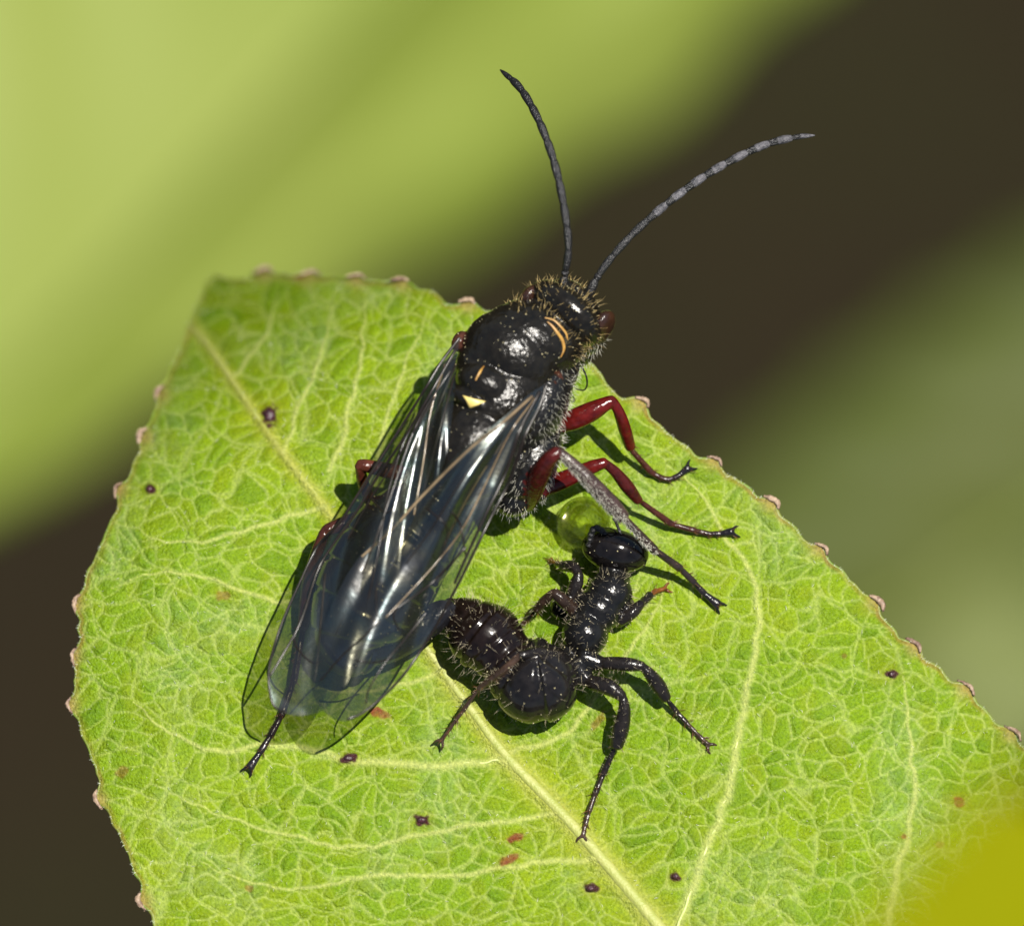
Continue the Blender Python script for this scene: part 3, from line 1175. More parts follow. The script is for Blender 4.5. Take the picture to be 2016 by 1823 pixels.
mell(mb, 1045, 770, 0.47, 24, 22, 14, TEG)
# neck and head
HF = MF * 0.9 + np.array([0.25, 0, -0.25])
HF /= np.linalg.norm(HF)
HR = np.array([0.90, -0.40, 0.05])
HR -= HF * HR.dot(HF)
HR /= np.linalg.norm(HR)
HU = np.cross(HR, HF)
mell(mb, 1100, 640, 0.42, 50, 52, 50, BLKS)
mell(mb, 1112, 618, 0.43, 42, 86, 72, BLKR, HF, HR, HU)
mell(mb, 1130, 600, 0.37, 34, 62, 62, BLKR, HF, HR, HU)     # face
mell(mb, 1152, 660, 0.33, 34, 40, 50, BLKS, HF, HR, HU)     # cheek and mouth parts
mell(mb, 1140, 690, 0.26, 30, 30, 46, BLKS, HF, HR, HU)
# abdomen: overlapping rings
ab = np.array([(884, 962, 0.30, 30), (862, 985, 0.29, 50), (838, 1010, 0.275, 82), (800, 1056, 0.26, 103), (768, 1100, 0.25, 110),
               (738, 1150, 0.24, 110), (712, 1200, 0.225, 102), (694, 1245, 0.205, 84), (694, 1280, 0.18, 58), (720, 1296, 0.15, 36)])
cur = catmull(ab, 16)
arc = np.concatenate([[0], np.cumsum(np.linalg.norm(np.diff(cur[:, :2], axis=0), axis=1))])
ph = (arc / 58.0) % 1.0
rr = cur[:, 3] * (1 - 0.07 * (1 - sstep(0.0, 0.3, ph)))
mb.tube(W(cur[:, 0], cur[:, 1], cur[:, 2]), rr / S, BLUE, seg=40, sub=0, flat=0.86, fdir=(0, 0, 1))
mb.tube(W([700, 760, 830, 872, 888], [1270, 1262, 1232, 1205, 1196], [0.15, 0.13, 0.15, 0.17, 0.17]), np.array([46, 44, 34, 26, 17]) / S,
        BLK, seg=18)
SPM = []
# right legs
leg(mb, [(1070, 830, 0.24, 26), (1105, 838, 0.24, 21)],
    [(1100, 835, 0.24, 17), (1130, 826, 0.27, 21), (1165, 810, 0.29, 20), (1195, 794, 0.30, 14), (1206, 790, 0.30, 12)],
    [(1208, 791, 0.30, 9), (1220, 815, 0.27, 11.5), (1230, 845, 0.21, 13), (1241, 880, 0.14, 11)],
    [(1241, 884, gz(1241, 884, 0.09), 7.5), (1282, 930, gz(1282, 930, 0.035), 7.5), (1303, 942, gz(1303, 942, 0.022), 7), (1318, 944, gz(1318, 944, 0.02), 6.5),
     (1335, 937, gz(1335, 937, 0.02), 6.5), (1354, 922, gz(1354, 922, 0.02), 8.5)], [BLKS, RED, RED, BRN, TAR], SPM)
leg(mb, [(1020, 960, 0.22, 26), (1065, 968, 0.20, 20)],
    [(1060, 968, 0.20, 14), (1085, 955, 0.22, 18), (1125, 938, 0.245, 17), (1165, 920, 0.265, 14), (1190, 911, 0.27, 11)],
    [(1190, 911, 0.27, 8.5), (1212, 930, 0.24, 11), (1235, 958, 0.19, 13.5), (1256, 985, 0.14, 10)],
    [(1256, 984, gz(1256, 984, 0.13), 7.5), (1322, 1032, gz(1322, 1032, 0.05), 7.5), (1366, 1044, gz(1366, 1044, 0.03), 7), (1394, 1051, gz(1394, 1051, 0.02), 6.5),
     (1414, 1051, gz(1414, 1051, 0.02), 6.5), (1440, 1047, gz(1440, 1047, 0.02), 9)], [BLKS, RED, DRED, BRN, TAR], SPM)
leg(mb, [(1000, 985, 0.21, 24), (1042, 988, 0.20, 20)],
    [(1042, 990, 0.22, 15), (1050, 965, 0.31, 20), (1062, 935, 0.41, 20), (1080, 905, 0.485, 16), (1098, 890, 0.50, 13)],
    [(1100, 889, 0.50, 10), (1130, 915, 0.485, 12), (1170, 955, 0.45, 15), (1205, 993, 0.40, 16), (1226, 1016, 0.36, 14)],
    [(1224, 1014, 0.36, 9.5), (1288, 1082, 0.21, 9.5), (1338, 1118, 0.11, 8.5), (1366, 1146, gz(1366, 1146, 0.05), 7.5), (1384, 1166, gz(1384, 1166, 0.03), 7.5),
     (1412, 1189, gz(1412, 1189, 0.02), 10)], [BLKS, DRED, GRY, GRY * np.array([.7, .7, .7, 1, 1]), TAR], SPM)
# left legs
leg(mb, [(890, 940, 0.24, 24), (860, 950, 0.24, 20)],
    [(862, 948, 0.24, 16), (820, 938, 0.24, 17), (770, 928, 0.24, 16), (722, 917, 0.25, 13), (708, 915, 0.25, 11)],
    [(708, 917, 0.25, 10), (716, 955, 0.17, 12), (735, 1000, 0.09, 11), (745, 1020, 0.06, 9)],
    [(745, 1020, gz(745, 1020, 0.05), 7), (720, 1050, gz(720, 1050, 0.02), 6), (690, 1075, gz(690, 1075, 0.02), 6), (665, 1090, gz(665, 1090, 0.02), 7)],
    [BLKS, BRN * np.array([1.6, 1.4, 1.2, 1, 1]), BRN * np.array([1.5, 1.3, 1.2, 1, 1]), BRN, TAR], SPM)
leg(mb, [(850, 985, 0.22, 24), (815, 1000, 0.21, 20)],
    [(815, 1000, 0.20, 16), (760, 1010, 0.18, 18), (700, 1024, 0.19, 17), (652, 1040, 0.20, 13), (640, 1046, 0.20, 11)],
    [(638, 1050, 0.20, 11), (622, 1095, 0.17, 13), (608, 1150, 0.13, 14), (597, 1232, 0.08, 12)],
    [(597, 1235, 0.08, 9), (578, 1340, gz(578, 1340, 0.05), 8.5), (554, 1408, gz(554, 1408, 0.03), 8), (534, 1446, gz(534, 1446, 0.02), 7.5),
     (514, 1478, gz(514, 1478, 0.02), 7.5), (492, 1510, gz(492, 1510, 0.02), 9.5)],
    [BLKS, BRN, BRN, BRN * np.array([.5, .6, .7, 1, 1]), TAR], SPM)
leg(mb, [(935, 735, 0.28, 22), (912, 725, 0.24, 18)],
    [(915, 726, 0.24, 15), (898, 722, 0.22, 17), (885, 735, 0.2, 14), (880, 745, 0.19, 11)],
    [(880, 745, 0.19, 9), (872, 775, 0.12, 11), (868, 800, 0.05, 9)],
    [(868, 800, gz(868, 800, 0.03), 6), (862, 835, gz(862, 835, 0.018), 6), (855, 862, gz(855, 862, 0.018), 7)],
    [BLKS, RED, DRED, BRN, TAR], SPM)

V, N, F, C = remesh(mb, 0.0046, 'winged', 2)
mfoot = W(940, 960, float(zleaf(940, 960)))
MALE = root('winged_wasp', mfoot, 'winged black wasp with dark red legs and long antennae, facing away up the leaf', 'wasp')
mesh('body', V, F, M_BODY, MALE, col=C[:, :4])
bvh = bvhtree.BVHTree.FromPolygons([tuple(v) for v in V], F)
MV, MN, MC = V, N, C


def on_body(px, py, lift=0.0, tree=None):
    d = Vector(ray(px, py)).normalized()
    loc, nn, i, dist = (tree or bvh).ray_cast(Vector(CAMP), d)
    if loc is None:
        return None
    return np.array(loc) + np.array(nn) * lift


# yellow marks laid on the cuticle
for P, w in (([(1073, 626), (1090, 631), (1103, 643), (1114, 657), (1117, 668)], [1.2, 2.0, 2.4, 2.4, 1.2]),
             ([(1078, 634), (1087, 642), (1098, 656), (1107, 670), (1110, 686), (1104, 703)], [1.2, 2.4, 3.2, 3.4, 3.0, 1.2]),
             ([(953, 721), (945, 733), (937, 748)], [1.0, 2.6, 1.6])):
    pts = [on_body(x, y, 0.0005) for x, y in P]
    keep = [(p, a) for p, a in zip(pts, w) if p is not None]
    b = MB()
    b.tube(np.array([k[0] for k in keep]), np.array([k[1] for k in keep]) / S, seg=10, sub=6, flat=0.55, fdir=MU)
    b.build('yellow_band', M_YELLOW, MALE)
tri = np.array([(909, 777), (934, 785), (958, 790), (942, 798), (924, 805), (917, 790)], float)
g_ = []
cen = tri.mean(0)
for k in range(5):
    s = 1 - k / 5.0
    q = cen + (tri - cen) * s
    q = np.vstack([q, q[:1]])
    tq = np.linspace(0, len(tri), 25)[:-1]
    g_.append(np.stack([np.interp(tq, range(len(q)), q[:, 0]), np.interp(tq, range(len(q)), q[:, 1])], 1))
pts, fcs = [], []
for k, ringp in enumerate(g_):
    for x, y in ringp:
        p = on_body(x, y, -0.002 if k == 0 else 0.004)
        pts.append(p)
pts.append(on_body(cen[0], cen[1], 0.004))
for k in range(4):
    for j in range(24):
        j2 = (j + 1) % 24
        fcs.append((k * 24 + j, k * 24 + j2, (k + 1) * 24 + j2, (k + 1) * 24 + j))
for j in range(24):
    fcs.append((4 * 24 + j, 4 * 24 + (j + 1) % 24, 5 * 24))
mesh('pale_mark', pts, fcs, M_PALE, MALE)

# eyes
for px, py, h, s in ((1185, 645, 0.40, 1), (1042, 594, 0.40, -1)):
    b = MB()
    b.ell(W(px, py, h), HF * 34 / S, HR * 20 / S, HU * 50 / S, nu=24, nv=18)
    b.build('eye', M_EYE, MALE)


# antennae: scape as the part, each flagellum ring a piece of it
def antenna(parent, rows, nseg, rmax, pale=False):
    A = np.array(rows, float)
    cv = catmull(A, 20)
    P = W(cv[:, 0], cv[:, 1], cv[:, 2])
    L = np.concatenate([[0], np.cumsum(np.linalg.norm(np.diff(P, axis=0), axis=1))])
    cut = np.concatenate([[0, 0.065], np.linspace(0.085, 1, nseg + 1)]) * L[-1]

    def at(s):
        return np.stack([np.interp(s, L, P[:, k]) for k in range(3)], -1)
    b = MB()
    q = at(np.linspace(cut[0], cut[1], 5))
    b.tube(q, np.array([0.8, 1.15, 1.2, 1.1, 0.7]) * rmax, seg=12, sub=3)
    part = b.build('antenna', M_ANT, parent)
    for i in range(1, len(cut) - 1):
        f = i / (len(cut) - 2)
        rk = rmax * (0.9 + 0.12 * math.sin(f * 3.0)) * (1.0 if f < 0.98 else 0.75)
        q = at(np.linspace(cut[i], cut[i + 1], 6))
        prof = np.array([0.82, 0.95, 1.0, 1.04, 1.0, 0.82]) * rk
        if f > 0.98:
            prof = np.array([0.8, 1.0, 0.98, 0.85, 0.6, 0.25]) * rk
        b = MB()
        if pale and f > 0.35:
            b.tube(q[:3], prof[:3], seg=12, sub=3, capr=0.3)
            b.build('antenna_ring', M_ANT, part)
            b = MB()
            b.tube(q[2:], prof[2:] * 1.02, seg=12, sub=3, capr=0.3)
            b.build('antenna_ring', M_ANTS, part)
            continue
        b.tube(q, prof, seg=12, sub=3, capr=0.3)
        b.build('antenna_ring', M_ANT, part)
    return part


antenna(MALE, [(1108, 572, 0.45), (1112, 540, 0.50), (1119, 490, 0.56), (1114, 430, 0.60), (1099, 350, 0.62), (1078, 280, 0.60), (1052, 220, 0.55),
               (1022, 172, 0.48), (985, 138, 0.40)], 11, 0.0145)
antenna(MALE, [(1158, 582, 0.44), (1172, 553, 0.47), (1200, 512, 0.50), (1252, 455, 0.52), (1330, 388, 0.53), (1412, 332, 0.53), (1500, 288, 0.52),
               (1565, 271, 0.50), (1604, 267, 0.49)], 11, 0.0145, True)

# hair coats
P, Nn = pick(MV, MN, F, MC[:, 4] == 1, 170, RNG)
headw = np.array([(p @ RIGHT) for p in P])
V, Fh = hairs(P, Nn + MF * 0.4, RNG.uniform(0.012, 0.03, len(P)), np.full(len(P), 0.0011), 0.3, 0.35, RNG)
mesh('short_golden_hair', V, Fh, M_GOLD, MALE, kind='stuff')
hc = W(1114, 615, 0.42)
hm = (MC[:, 4] == 1) & (np.linalg.norm(MV - hc, axis=1) < 0.20)
P, Nn = pick(MV, MN, F, hm, 210, RNG)
V, Fh = hairs(P, Nn + HF * 0.3, RNG.uniform(0.012, 0.05, len(P)), np.full(len(P), 0.0006), 0.35, 0.25, RNG)
mesh('head_hair', V, Fh, M_GOLD, MALE, kind='stuff')
P, Nn = pick(MV, MN, F, MC[:, 4] == 2, 1300, RNG)
V, Fh = hairs(P, Nn - MF * 0.5, RNG.uniform(0.012, 0.034, len(P)), np.full(len(P), 0.0007), 0.15, 0.3, RNG)
mesh('silver_hair', V, Fh, M_SILV, MALE, kind='stuff')
P, Nn = pick(MV, MN, F, (MC[:, 4] > 6.5) & (MN @ np.array([-0.5, -0.6, 0.3]) > 0.1), 1100, RNG)
V, Fh = hairs(P, Nn * 0.6 + np.array([0.5, -0.6, 0]) * 0.6, RNG.uniform(0.006, 0.012, len(P)), np.full(len(P), 0.0009), 0.2, 0.2, RNG)
mesh('leg_down', V, Fh, M_SILV, MALE, kind='stuff')
spine_mesh(SPM, 'leg_spines', M_SPINE, MALE, 60, RNG, (0.01, 0.022))
dust(MV, MN, 800, RNG, MALE, size=(0.0012, 0.0032), mask=(MC[:, 4] < 3) | (MC[:, 4] == 6))
# mouth-part palp hanging below the head
b = MB()
b.tube(W([1138, 1152, 1156, 1150, 1132], [712, 735, 755, 768, 766], [0.22, 0.2, 0.17, 0.14, 0.12]), np.array([2.4, 1.8, 1.8, 1.5, 1.2]) / S, seg=6)
b.build('palp', M_ANT, MALE)

# wings -------------------------------------------------------------
AX0 = np.array([1000.0, 715.0])
AXD = np.array([690.0, 1290.0]) - AX0
AXL = np.linalg.norm(AXD)
AXD /= AXL
AXN = np.array([-AXD[1], AXD[0]]) * -1.0       # towards picture right


def wing_h(px, py, side, base, lift=0.0):
    px, py = np.asarray(px, float), np.asarray(py, float)
    t = (px - AX0[0]) * AXD[0] + (py - AX0[1]) * AXD[1]
    s = (px - AX0[0]) * AXN[0] + (py - AX0[1]) * AXN[1]
    top = np.interp(t, [-80, 0, 110, 230, 360, 500, 640, 790], [0.52, 0.575, 0.60, 0.575, 0.52, 0.49, 0.44, 0.38])
    drop = np.interp(t, [0, 200, 500, 700, 800], [0.10, 0.11, 0.10, 0.07, 0.03])
    h = top - drop * np.minimum((s / 115.0) ** 2, 2.0)
    an = np.arctan2(py - base[1], px - base[0])
    di = np.hypot(px - base[0], py - base[1])
    h = h + 0.020 * np.sin(an * 25 + di / 140.0) * sstep(60, 300, di) + 0.016 * np.sin(di / 58.0 + an * 7) * sstep(80, 300, di) + 0.005 * np.sin(an * 52 + di / 45.0) * sstep(60, 300, di)
    return h + lift


def wing(name, outline, veins, side, base, lift, pale=()):
    o = catmull(np.array(outline + [outline[0]], float), 10)[:-1]
    xs_ = np.arange(o[:, 0].min() - 8, o[:, 0].max() + 8, 4.5)
    ys_ = np.arange(o[:, 1].min() - 8, o[:, 1].max() + 8, 4.5)
    X, Y, Fw, U = fill(o, xs_, ys_)
    P = W(X[U], Y[U], wing_h(X[U], Y[U], side, base, lift))
    part = mesh(name, P, Fw, M_WING, MALE)
    for k, (rows, w) in enumerate(veins):
        q = catmull(np.array(rows, float), 6)
        Pv = W(q[:, 0], q[:, 1], wing_h(q[:, 0], q[:, 1], side, base, lift + 0.001))
        b = MB()
        b.tube(Pv, np.linspace(w, w * 0.7, len(Pv)) / S, seg=8, sub=0)
        b.build('vein', M_WVEINB if k in pale else M_WVEIN, part)
    return part


LB = (903, 668)
LO = [(905, 662), (868, 712), (836, 765), (790, 838), (746, 905), (700, 978), (669, 1026), (624, 1072), (586, 1149), (553, 1224), (531, 1295),
      (527, 1345), (537, 1389), (563, 1405), (600, 1408), (640, 1395), (680, 1350), (715, 1275), (752, 1180), (790, 1080), (830, 980), (856, 900),
      (872, 820), (884, 750), (900, 700)]
costaL = [(904, 666), (868, 714), (836, 767), (790, 840), (746, 907), (700, 980), (669, 1028), (626, 1074), (588, 1151), (555, 1226), (533, 1297),
          (529, 1343), (538, 1387), (563, 1403)]
LV = [(costaL, 2.9),
      ([(896, 690), (850, 770), (800, 856), (745, 935), (700, 1010), (650, 1080), (624, 1126), (592, 1223), (553, 1295), (531, 1331)], 3.0),
      ([(886, 731), (821, 834), (774, 962), (740, 1060), (700, 1160), (660, 1250)], 2.4),
      ([(869, 756), (802, 856), (769, 951), (757, 1009), (742, 1100), (720, 1200)], 2.2),
      ([(858, 781), (785, 897), (730, 981), (685, 1060)], 2.0),
      ([(876, 718), (848, 810), (833, 912), (815, 1013)], 2.0),
      ([(592, 1223), (579, 1259), (595, 1288), (618, 1305), (632, 1301)], 2.2),
      ([(640, 1130), (631, 1230), (624, 1308), (618, 1343)], 2.0),
      ([(730, 981), (757, 1009), (774, 1000)], 2.0)]
wing('hindwing', [(900, 705), (880, 760), (842, 850), (800, 950), (760, 1050), (730, 1140), (738, 1180), (775, 1150), (810, 1080), (850, 980),
                  (880, 890), (892, 800)],
     [([(896, 720), (842, 852), (800, 952), (760, 1052), (733, 1140)], 2.2), ([(894, 740), (862, 860), (830, 980), (790, 1090)], 1.8)],
     -1, LB, -0.030)
wing('forewing', LO, LV, -1, LB, 0.0, pale=(5,))
RB = (1072, 752)
RO = [(1080, 752), (1064, 800), (1034, 862), (1008, 940), (968, 1020), (925, 1108), (904, 1150), (880, 1195), (851, 1248), (792, 1336), (724, 1398),
      (684, 1419), (650, 1410), (622, 1380), (612, 1340), (622, 1280), (650, 1200), (690, 1120), (742, 1060), (826, 972), (915, 882), (990, 822),
      (1040, 778)]
costaR = [(1076, 758), (1062, 800), (1032, 862), (1006, 940), (966, 1020), (923, 1108), (902, 1150), (878, 1195), (849, 1248), (790, 1334), (724, 1396),
          (684, 1416)]
RV = [(costaR, 3.2),
      ([(1062, 772), (1022, 850), (996, 930), (955, 1015), (914, 1105), (895, 1148)], 3.6),
      ([(1047, 781), (985, 836), (919, 889), (830, 978), (769, 1045), (713, 1095)], 3.2),
      ([(1052, 785), (1002, 856), (949, 967), (908, 1045), (858, 1109), (808, 1164), (760, 1215)], 2.0),
      ([(1030, 800), (960, 880), (900, 960), (850, 1040), (800, 1110)], 1.8),
      ([(891, 1009), (905, 1030), (912, 1060), (916, 1092)], 2.2),
      ([(916, 1078), (880, 1118), (845, 1152), (780, 1198)], 2.6),
      ([(838, 1207), (800, 1255), (761, 1301), (728, 1353), (720, 1385)], 2.0),
      ([(747, 1223), (710, 1258), (676, 1288), (630, 1340)], 2.0),
      ([(780, 1198), (775, 1215), (786, 1240)], 2.0),
      ([(702, 1300), (735, 1304), (772, 1296)], 2.0),
      ([(769, 1045), (748, 1110), (740, 1180), (747, 1223)], 1.8),
      ([(840, 1000), (880, 1040), (870, 1100)], 1.6)]
wing('hindwing', [(1064, 775), (1020, 850), (990, 930), (950, 1010), (905, 1090), (870, 1140), (840, 1140), (830, 1090), (850, 1010), (900, 920),
                  (960, 850), (1020, 800)],
     [([(1060, 782), (1018, 855), (988, 932), (948, 1012), (903, 1090)], 2.4), ([(1040, 800), (970, 900), (915, 990), (870, 1080)], 2.0)],
     1, RB, -0.022, pale=(1,))
wing('forewing', RO, RV, 1, RB, 0.020, pale=(2, 3))

# ================================================================== wingless wasp
fb = MB()
FBLK = np.array([0.007, 0.006, 0.006, 0.168, 0])
FBR = np.array([0.008, 0.008, 0.008, 0.25, 5])
FGL = np.array([0.010, 0.009, 0.009, 0.17, 4])
FGR = np.array([0.008, 0.005, 0.004, 0.18, 4])
FLEG = np.array([0.012, 0.010, 0.009, 0.28, 3])
FBRN = np.array([0.045, 0.028, 0.020, 0.3, 3])
FAMB = np.array([0.14, 0.05, 0.01, 0.3, 3])


def fell(px, py, h, ang, a, b_, c_, col):
    """ang: picture angle of the long axis, degrees anticlockwise from right"""
    t = math.radians(ang)
    ax = np.array([math.cos(t), math.sin(t), 0.0])
    bx = np.array([-math.sin(t), math.cos(t), 0.0])
    fb.ell(W(px, py, h - 0.04), ax * a / S, bx * b_ / S, np.array([0, 0, c_ / S]), col, nu=36, nv=24)


fell(1211, 1084, 0.155, -12, 67, 42, 50, FBLK)                 # head
fell(1195, 1072, 0.145, -12, 46, 34, 44, FBLK)
fell(1162, 1070, 0.10, 60, 22, 14, 22, FBLK)                  # mandible side
fell(1206, 1138, 0.13, 70, 26, 36, 36, FBR)                   # neck
fell(1200, 1168, 0.145, 60, 44, 46, 46, FBR)                  # pronotum
fell(1178, 1200, 0.145, 58, 44, 47, 46, FBR)                  # middle
fell(1152, 1248, 0.145, 58, 46, 46, 52, FBR)                  # propodeum
fell(1158, 1225, 0.14, 58, 50, 38, 44, FBR)
fell(1118, 1190, 0.10, 30, 38, 28, 34, FBR)                   # left fore coxa and femur
fell(1225, 1205, 0.10, 60, 34, 20, 30, FBR)
fb.tube(W([1150, 1125, 1098, 1080], [1265, 1288, 1300, 1310], [0.09, 0.09, 0.11, 0.12]), np.array([28, 21, 30, 50]) / S, FBR, seg=18)
# gaster curling round to the winged wasp
fg = np.array([(1092, 1318, 0.165, 56), (1072, 1336, 0.17, 82), (1045, 1338, 0.17, 85), (1015, 1318, 0.165, 68), (990, 1290, 0.165, 60),
               (968, 1264, 0.17, 70), (944, 1246, 0.17, 70), (918, 1222, 0.17, 54), (898, 1205, 0.17, 36), (882, 1194, 0.17, 20)])
cu = catmull(fg, 12)
ar = np.concatenate([[0], np.cumsum(np.linalg.norm(np.diff(cu[:, :2], axis=0), axis=1))])
rf = cu[:, 3] * (1 - 0.085 * (1 - sstep(0.0, 0.3, (ar / 38.0) % 1)))
cg = np.array([FGL * (1 - f) + FGR * f for f in sstep(50, 130, ar)])
fb.tube(W(cu[:, 0], cu[:, 1], cu[:, 2] - 0.04), rf / S, cg, seg=40, sub=0)
fell(1062, 1340, 0.165, 30, 78, 75, 78, FGL)
SPF = []
# right middle leg and right hind leg
leg(fb, [(1150, 1295, 0.12, 20), (1180, 1306, 0.12, 16)],
    [(1176, 1305, 0.12, 11), (1205, 1306, 0.14, 14), (1240, 1308, 0.15, 14), (1264, 1311, 0.15, 10)],
    [(1266, 1312, 0.15, 8), (1282, 1330, 0.13, 13), (1298, 1352, 0.10, 15), (1311, 1374, 0.08, 11)],
    [(1311, 1374, gz(1311, 1374, 0.06), 6), (1332, 1401, gz(1332, 1401, 0.03), 6.5), (1350, 1421, gz(1350, 1421, 0.02), 6), (1366, 1438, gz(1366, 1438, 0.015), 5.5),
     (1382, 1454, gz(1382, 1454, 0.015), 5.5), (1394, 1465, gz(1394, 1465, 0.012), 5.5)], [FBR, FLEG, FLEG, FLEG, FBRN], SPF)
leg(fb, [(1130, 1310, 0.12, 22), (1158, 1340, 0.11, 17)],
    [(1154, 1340, 0.11, 11), (1172, 1345, 0.13, 16), (1200, 1353, 0.15, 17), (1224, 1370, 0.15, 11)],
    [(1227, 1374, 0.15, 8.5), (1229, 1400, 0.13, 13), (1222, 1435, 0.10, 17), (1214, 1466, 0.07, 14)],
    [(1212, 1468, gz(1212, 1468, 0.06), 7.5), (1188, 1522, gz(1188, 1522, 0.03), 7.5), (1172, 1563, gz(1172, 1563, 0.02), 6.5), (1160, 1596, gz(1160, 1596, 0.018), 6),
     (1153, 1622, gz(1153, 1622, 0.018), 5.5), (1148, 1644, gz(1148, 1644, 0.014), 5.5)], [FBR, FLEG, FLEG, FLEG, FBRN], SPF)
# right fore leg with its amber foot
leg(fb, None, [(1222, 1222, 0.10, 11), (1245, 1205, 0.11, 13), (1262, 1188, 0.10, 9)],
    [(1262, 1188, 0.10, 7), (1272, 1180, 0.08, 8), (1279, 1172, 0.06, 9)],
    [(1278, 1172, gz(1278, 1172, 0.04), 7.5), (1292, 1163, gz(1292, 1163, 0.025), 6.5), (1308, 1159, gz(1308, 1159, 0.015), 5)],
    [FBR, FLEG, FLEG, FAMB, FAMB], SPF)
# left fore leg
leg(fb, None, [(1122, 1180, 0.12, 13), (1134, 1150, 0.15, 14), (1140, 1132, 0.16, 10)],
    [(1140, 1130, 0.16, 8), (1128, 1116, 0.14, 12), (1108, 1114, 0.10, 11)],
    [(1108, 1114, 0.09, 6), (1096, 1109, 0.055, 6), (1086, 1104, gz(1086, 1104, 0.015), 5)],
    [FBR, FLEG, FLEG, FBRN, FAMB], SPF)
# left middle leg
leg(fb, None, [(1128, 1200, 0.13, 13), (1106, 1180, 0.17, 13), (1092, 1166, 0.18, 10)],
    [(1090, 1166, 0.18, 8), (1072, 1182, 0.14, 10), (1056, 1200, 0.09, 9)],
    [(1056, 1200, 0.08, 6), (1040, 1218, gz(1040, 1218, 0.04), 6), (1026, 1230, gz(1026, 1230, 0.015), 5)],
    [FBR, FBRN * np.array([.5, .5, .5, 1, 1]), FBRN * np.array([.7, .7, .7, 1, 1]), FLEG, FBRN], SPF)
# left hind leg lying over the gaster
leg(fb, None, [(1098, 1290, 0.20, 11), (1060, 1284, 0.25, 12), (1024, 1290, 0.28, 9)],
    [(1022, 1291, 0.28, 7), (996, 1315, 0.26, 8), (968, 1336, 0.21, 8), (942, 1356, 0.16, 6)],
    [(942, 1356, 0.16, 5), (912, 1398, 0.10, 5.5), (898, 1416, 0.08, 5), (886, 1434, 0.06, 4.5), (870, 1456, 0.045, 4.5)],
    [FBR, FLEG, FBRN, FBRN, FBRN], SPF)

V, N, F, C = remesh(fb, 0.0042, 'wingless', 2)
ffoot = W(1120, 1290, float(zleaf(1120, 1290)))
FEM = root('wingless_wasp', ffoot, 'small wingless black wasp curled beside the droplet, rear joined to the winged wasp', 'wasp')
mesh('body', V, F, M_BODYF, FEM, col=C[:, :4])
FV, FN, FC = V, N, C
for px, py, h in ((1262, 1098, 0.10), (1166, 1070, 0.10)):
    b = MB()
    b.ell(W(px, py, h), np.array([11, 2, 0]) / S, np.array([-3, 20, 0]) / S, np.array([0, 0, 22]) / S, nu=20, nv=14)
    b.build('eye', M_ANT, FEM)
antenna(FEM, [(1160, 1075, 0.16), (1163, 1054, 0.19), (1170, 1040, 0.21), (1182, 1042, 0.20), (1193, 1053, 0.17), (1196, 1062, 0.13)], 8, 0.0115)
antenna(FEM, [(1226, 1062, 0.16), (1220, 1046, 0.18), (1215, 1034, 0.17), (1212, 1026, 0.14), (1206, 1020, 0.10)], 7, 0.0055)
P, Nn = pick(FV, FN, F, (FC[:, 4] >= 3.5) & (FC[:, 4] < 4.5), 600, RNG)
tail = W(930, 1232, 0.17)
pr = np.clip(1.25 - np.linalg.norm(P - tail, axis=1) / 0.33, 0.12, 1.0)
k = RNG.random(len(P)) < pr
V, Fh = hairs(P[k], Nn[k], RNG.uniform(0.02, 0.055, k.sum()), np.full(k.sum(), 0.0006), 0.25, 0.25, RNG)
mesh('gaster_hair', V, Fh, M_PALEH, FEM, kind='stuff')
P, Nn = pick(FV, FN, F, FC[:, 4] == 5, 420, RNG)
V, Fh = hairs(P, Nn, RNG.uniform(0.012, 0.035, len(P)), np.full(len(P), 0.0006), 0.25, 0.35, RNG)
mesh('thorax_hair', V, Fh, M_PALEH, FEM, kind='stuff')
P, Nn = pick(FV, FN, F, FC[:, 4] == 3, 600, RNG)
V, Fh = hairs(P, Nn, RNG.uniform(0.008, 0.022, len(P)), np.full(len(P), 0.0006), 0.25, 0.35, RNG)
mesh('leg_down', V, Fh, M_PALEH, FEM, kind='stuff')
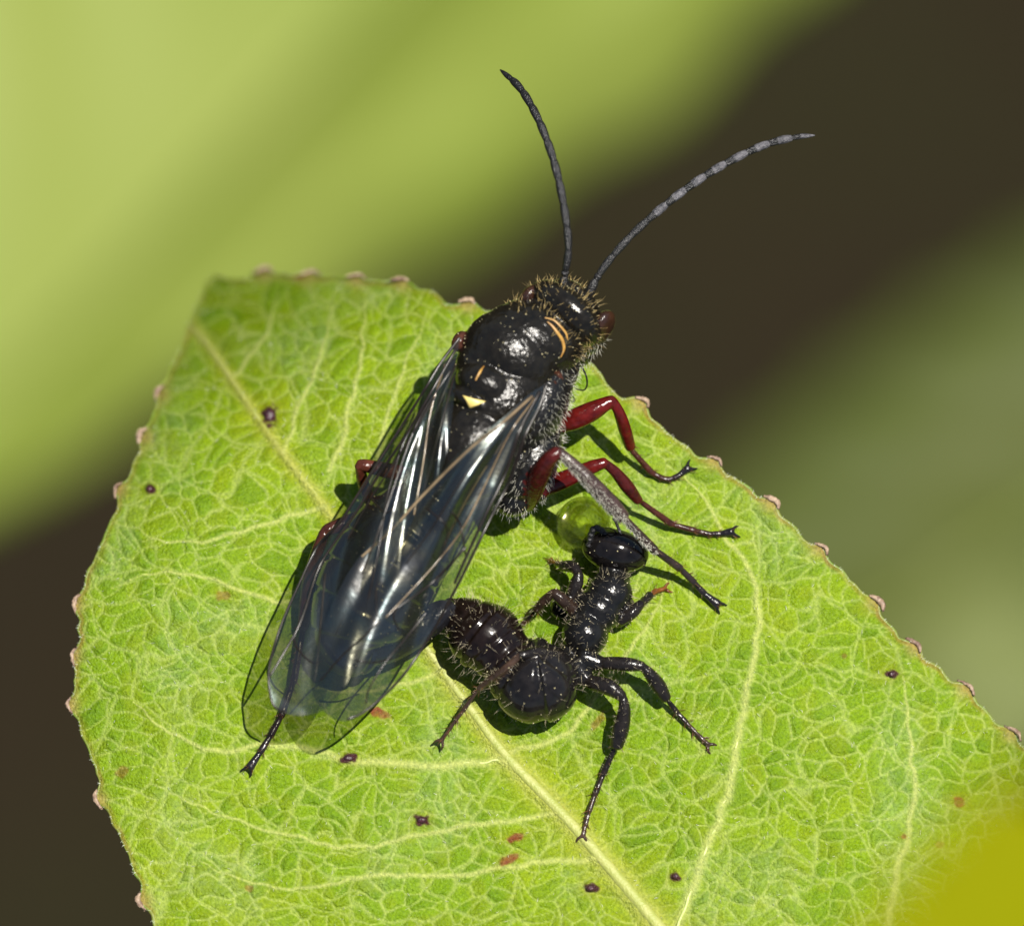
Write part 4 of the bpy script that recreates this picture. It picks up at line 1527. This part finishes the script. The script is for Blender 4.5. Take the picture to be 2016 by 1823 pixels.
spine_mesh(SPF, 'leg_spines', M_SPINE, FEM, 45, RNG, (0.010, 0.026))
dust(FV, FN, 420, RNG, FEM, size=(0.0012, 0.0030))

# ================================================================== droplet
m, n, l, pb = new_mat('clear_droplet')
pb.inputs['Base Color'].default_value = (1.0, 1.0, 0.6, 1)
pb.inputs['Transmission Weight'].default_value = 1.0
pb.inputs['Roughness'].default_value = 0.0
pb.inputs['IOR'].default_value = 1.34
pb.inputs['Coat Weight'].default_value = 1.0
pb.inputs['Coat Roughness'].default_value = 0.09
pb.inputs['Coat IOR'].default_value = 1.34
dc = W(1149, 1032, float(zleaf(1149, 1032)) + 0.035)
b = MB()
b.ell(dc, (54 / S, 0, 0), (0, 54 / S, 0), (0, 0, 64 / S), nu=48, nv=32)
zb = float(zleaf(1149, 1032)) + 0.0045
Vd = b.V[0]
Vd[:, 2] = np.maximum(Vd[:, 2], zb)
b.V[0] = Vd
tpd = n.new('ShaderNodeBsdfTransparent')
tpd.inputs[0].default_value = (1.0, 1.0, 0.6, 1)
msd = n.new('ShaderNodeMixShader')
msd.inputs[0].default_value = 0.55
l.new(tpd.outputs[0], msd.inputs[1])
l.new(pb.outputs[0], msd.inputs[2])
l.new(msd.outputs[0], n['Material Output'].inputs[0])
dr = b.build('water_droplet', m)
dr['label'] = 'round clear droplet glinting yellow green in front of the wingless wasp head'
dr['category'] = 'droplet'
dr.cycles.is_caustics_caster = True
for o in LEAF.children:
    if o.name.startswith('blade'):
        o.cycles.is_caustics_receiver = True

# ================================================================== leaf close to the lens, bottom corner
bN, tN = D(2900, 1480, -9.0), D(1500, 2310, -9.0)
far_leaf('near_leaf', 'strongly blurred olive yellow leaf corner overlapping the serrated leaf', bN, tN, 0.54, BACK + RIGHT * 0.15, lambda v: 0.15 * np.abs(v) - 0.2 * v * v,
         M_NEAR, M_FRIB, [bN + np.array([0.4, -0.3, -0.6]), bN + np.array([0.9, -0.8, -6.0]), np.array([15.0, -20.0, GZ])], wave=0.0)
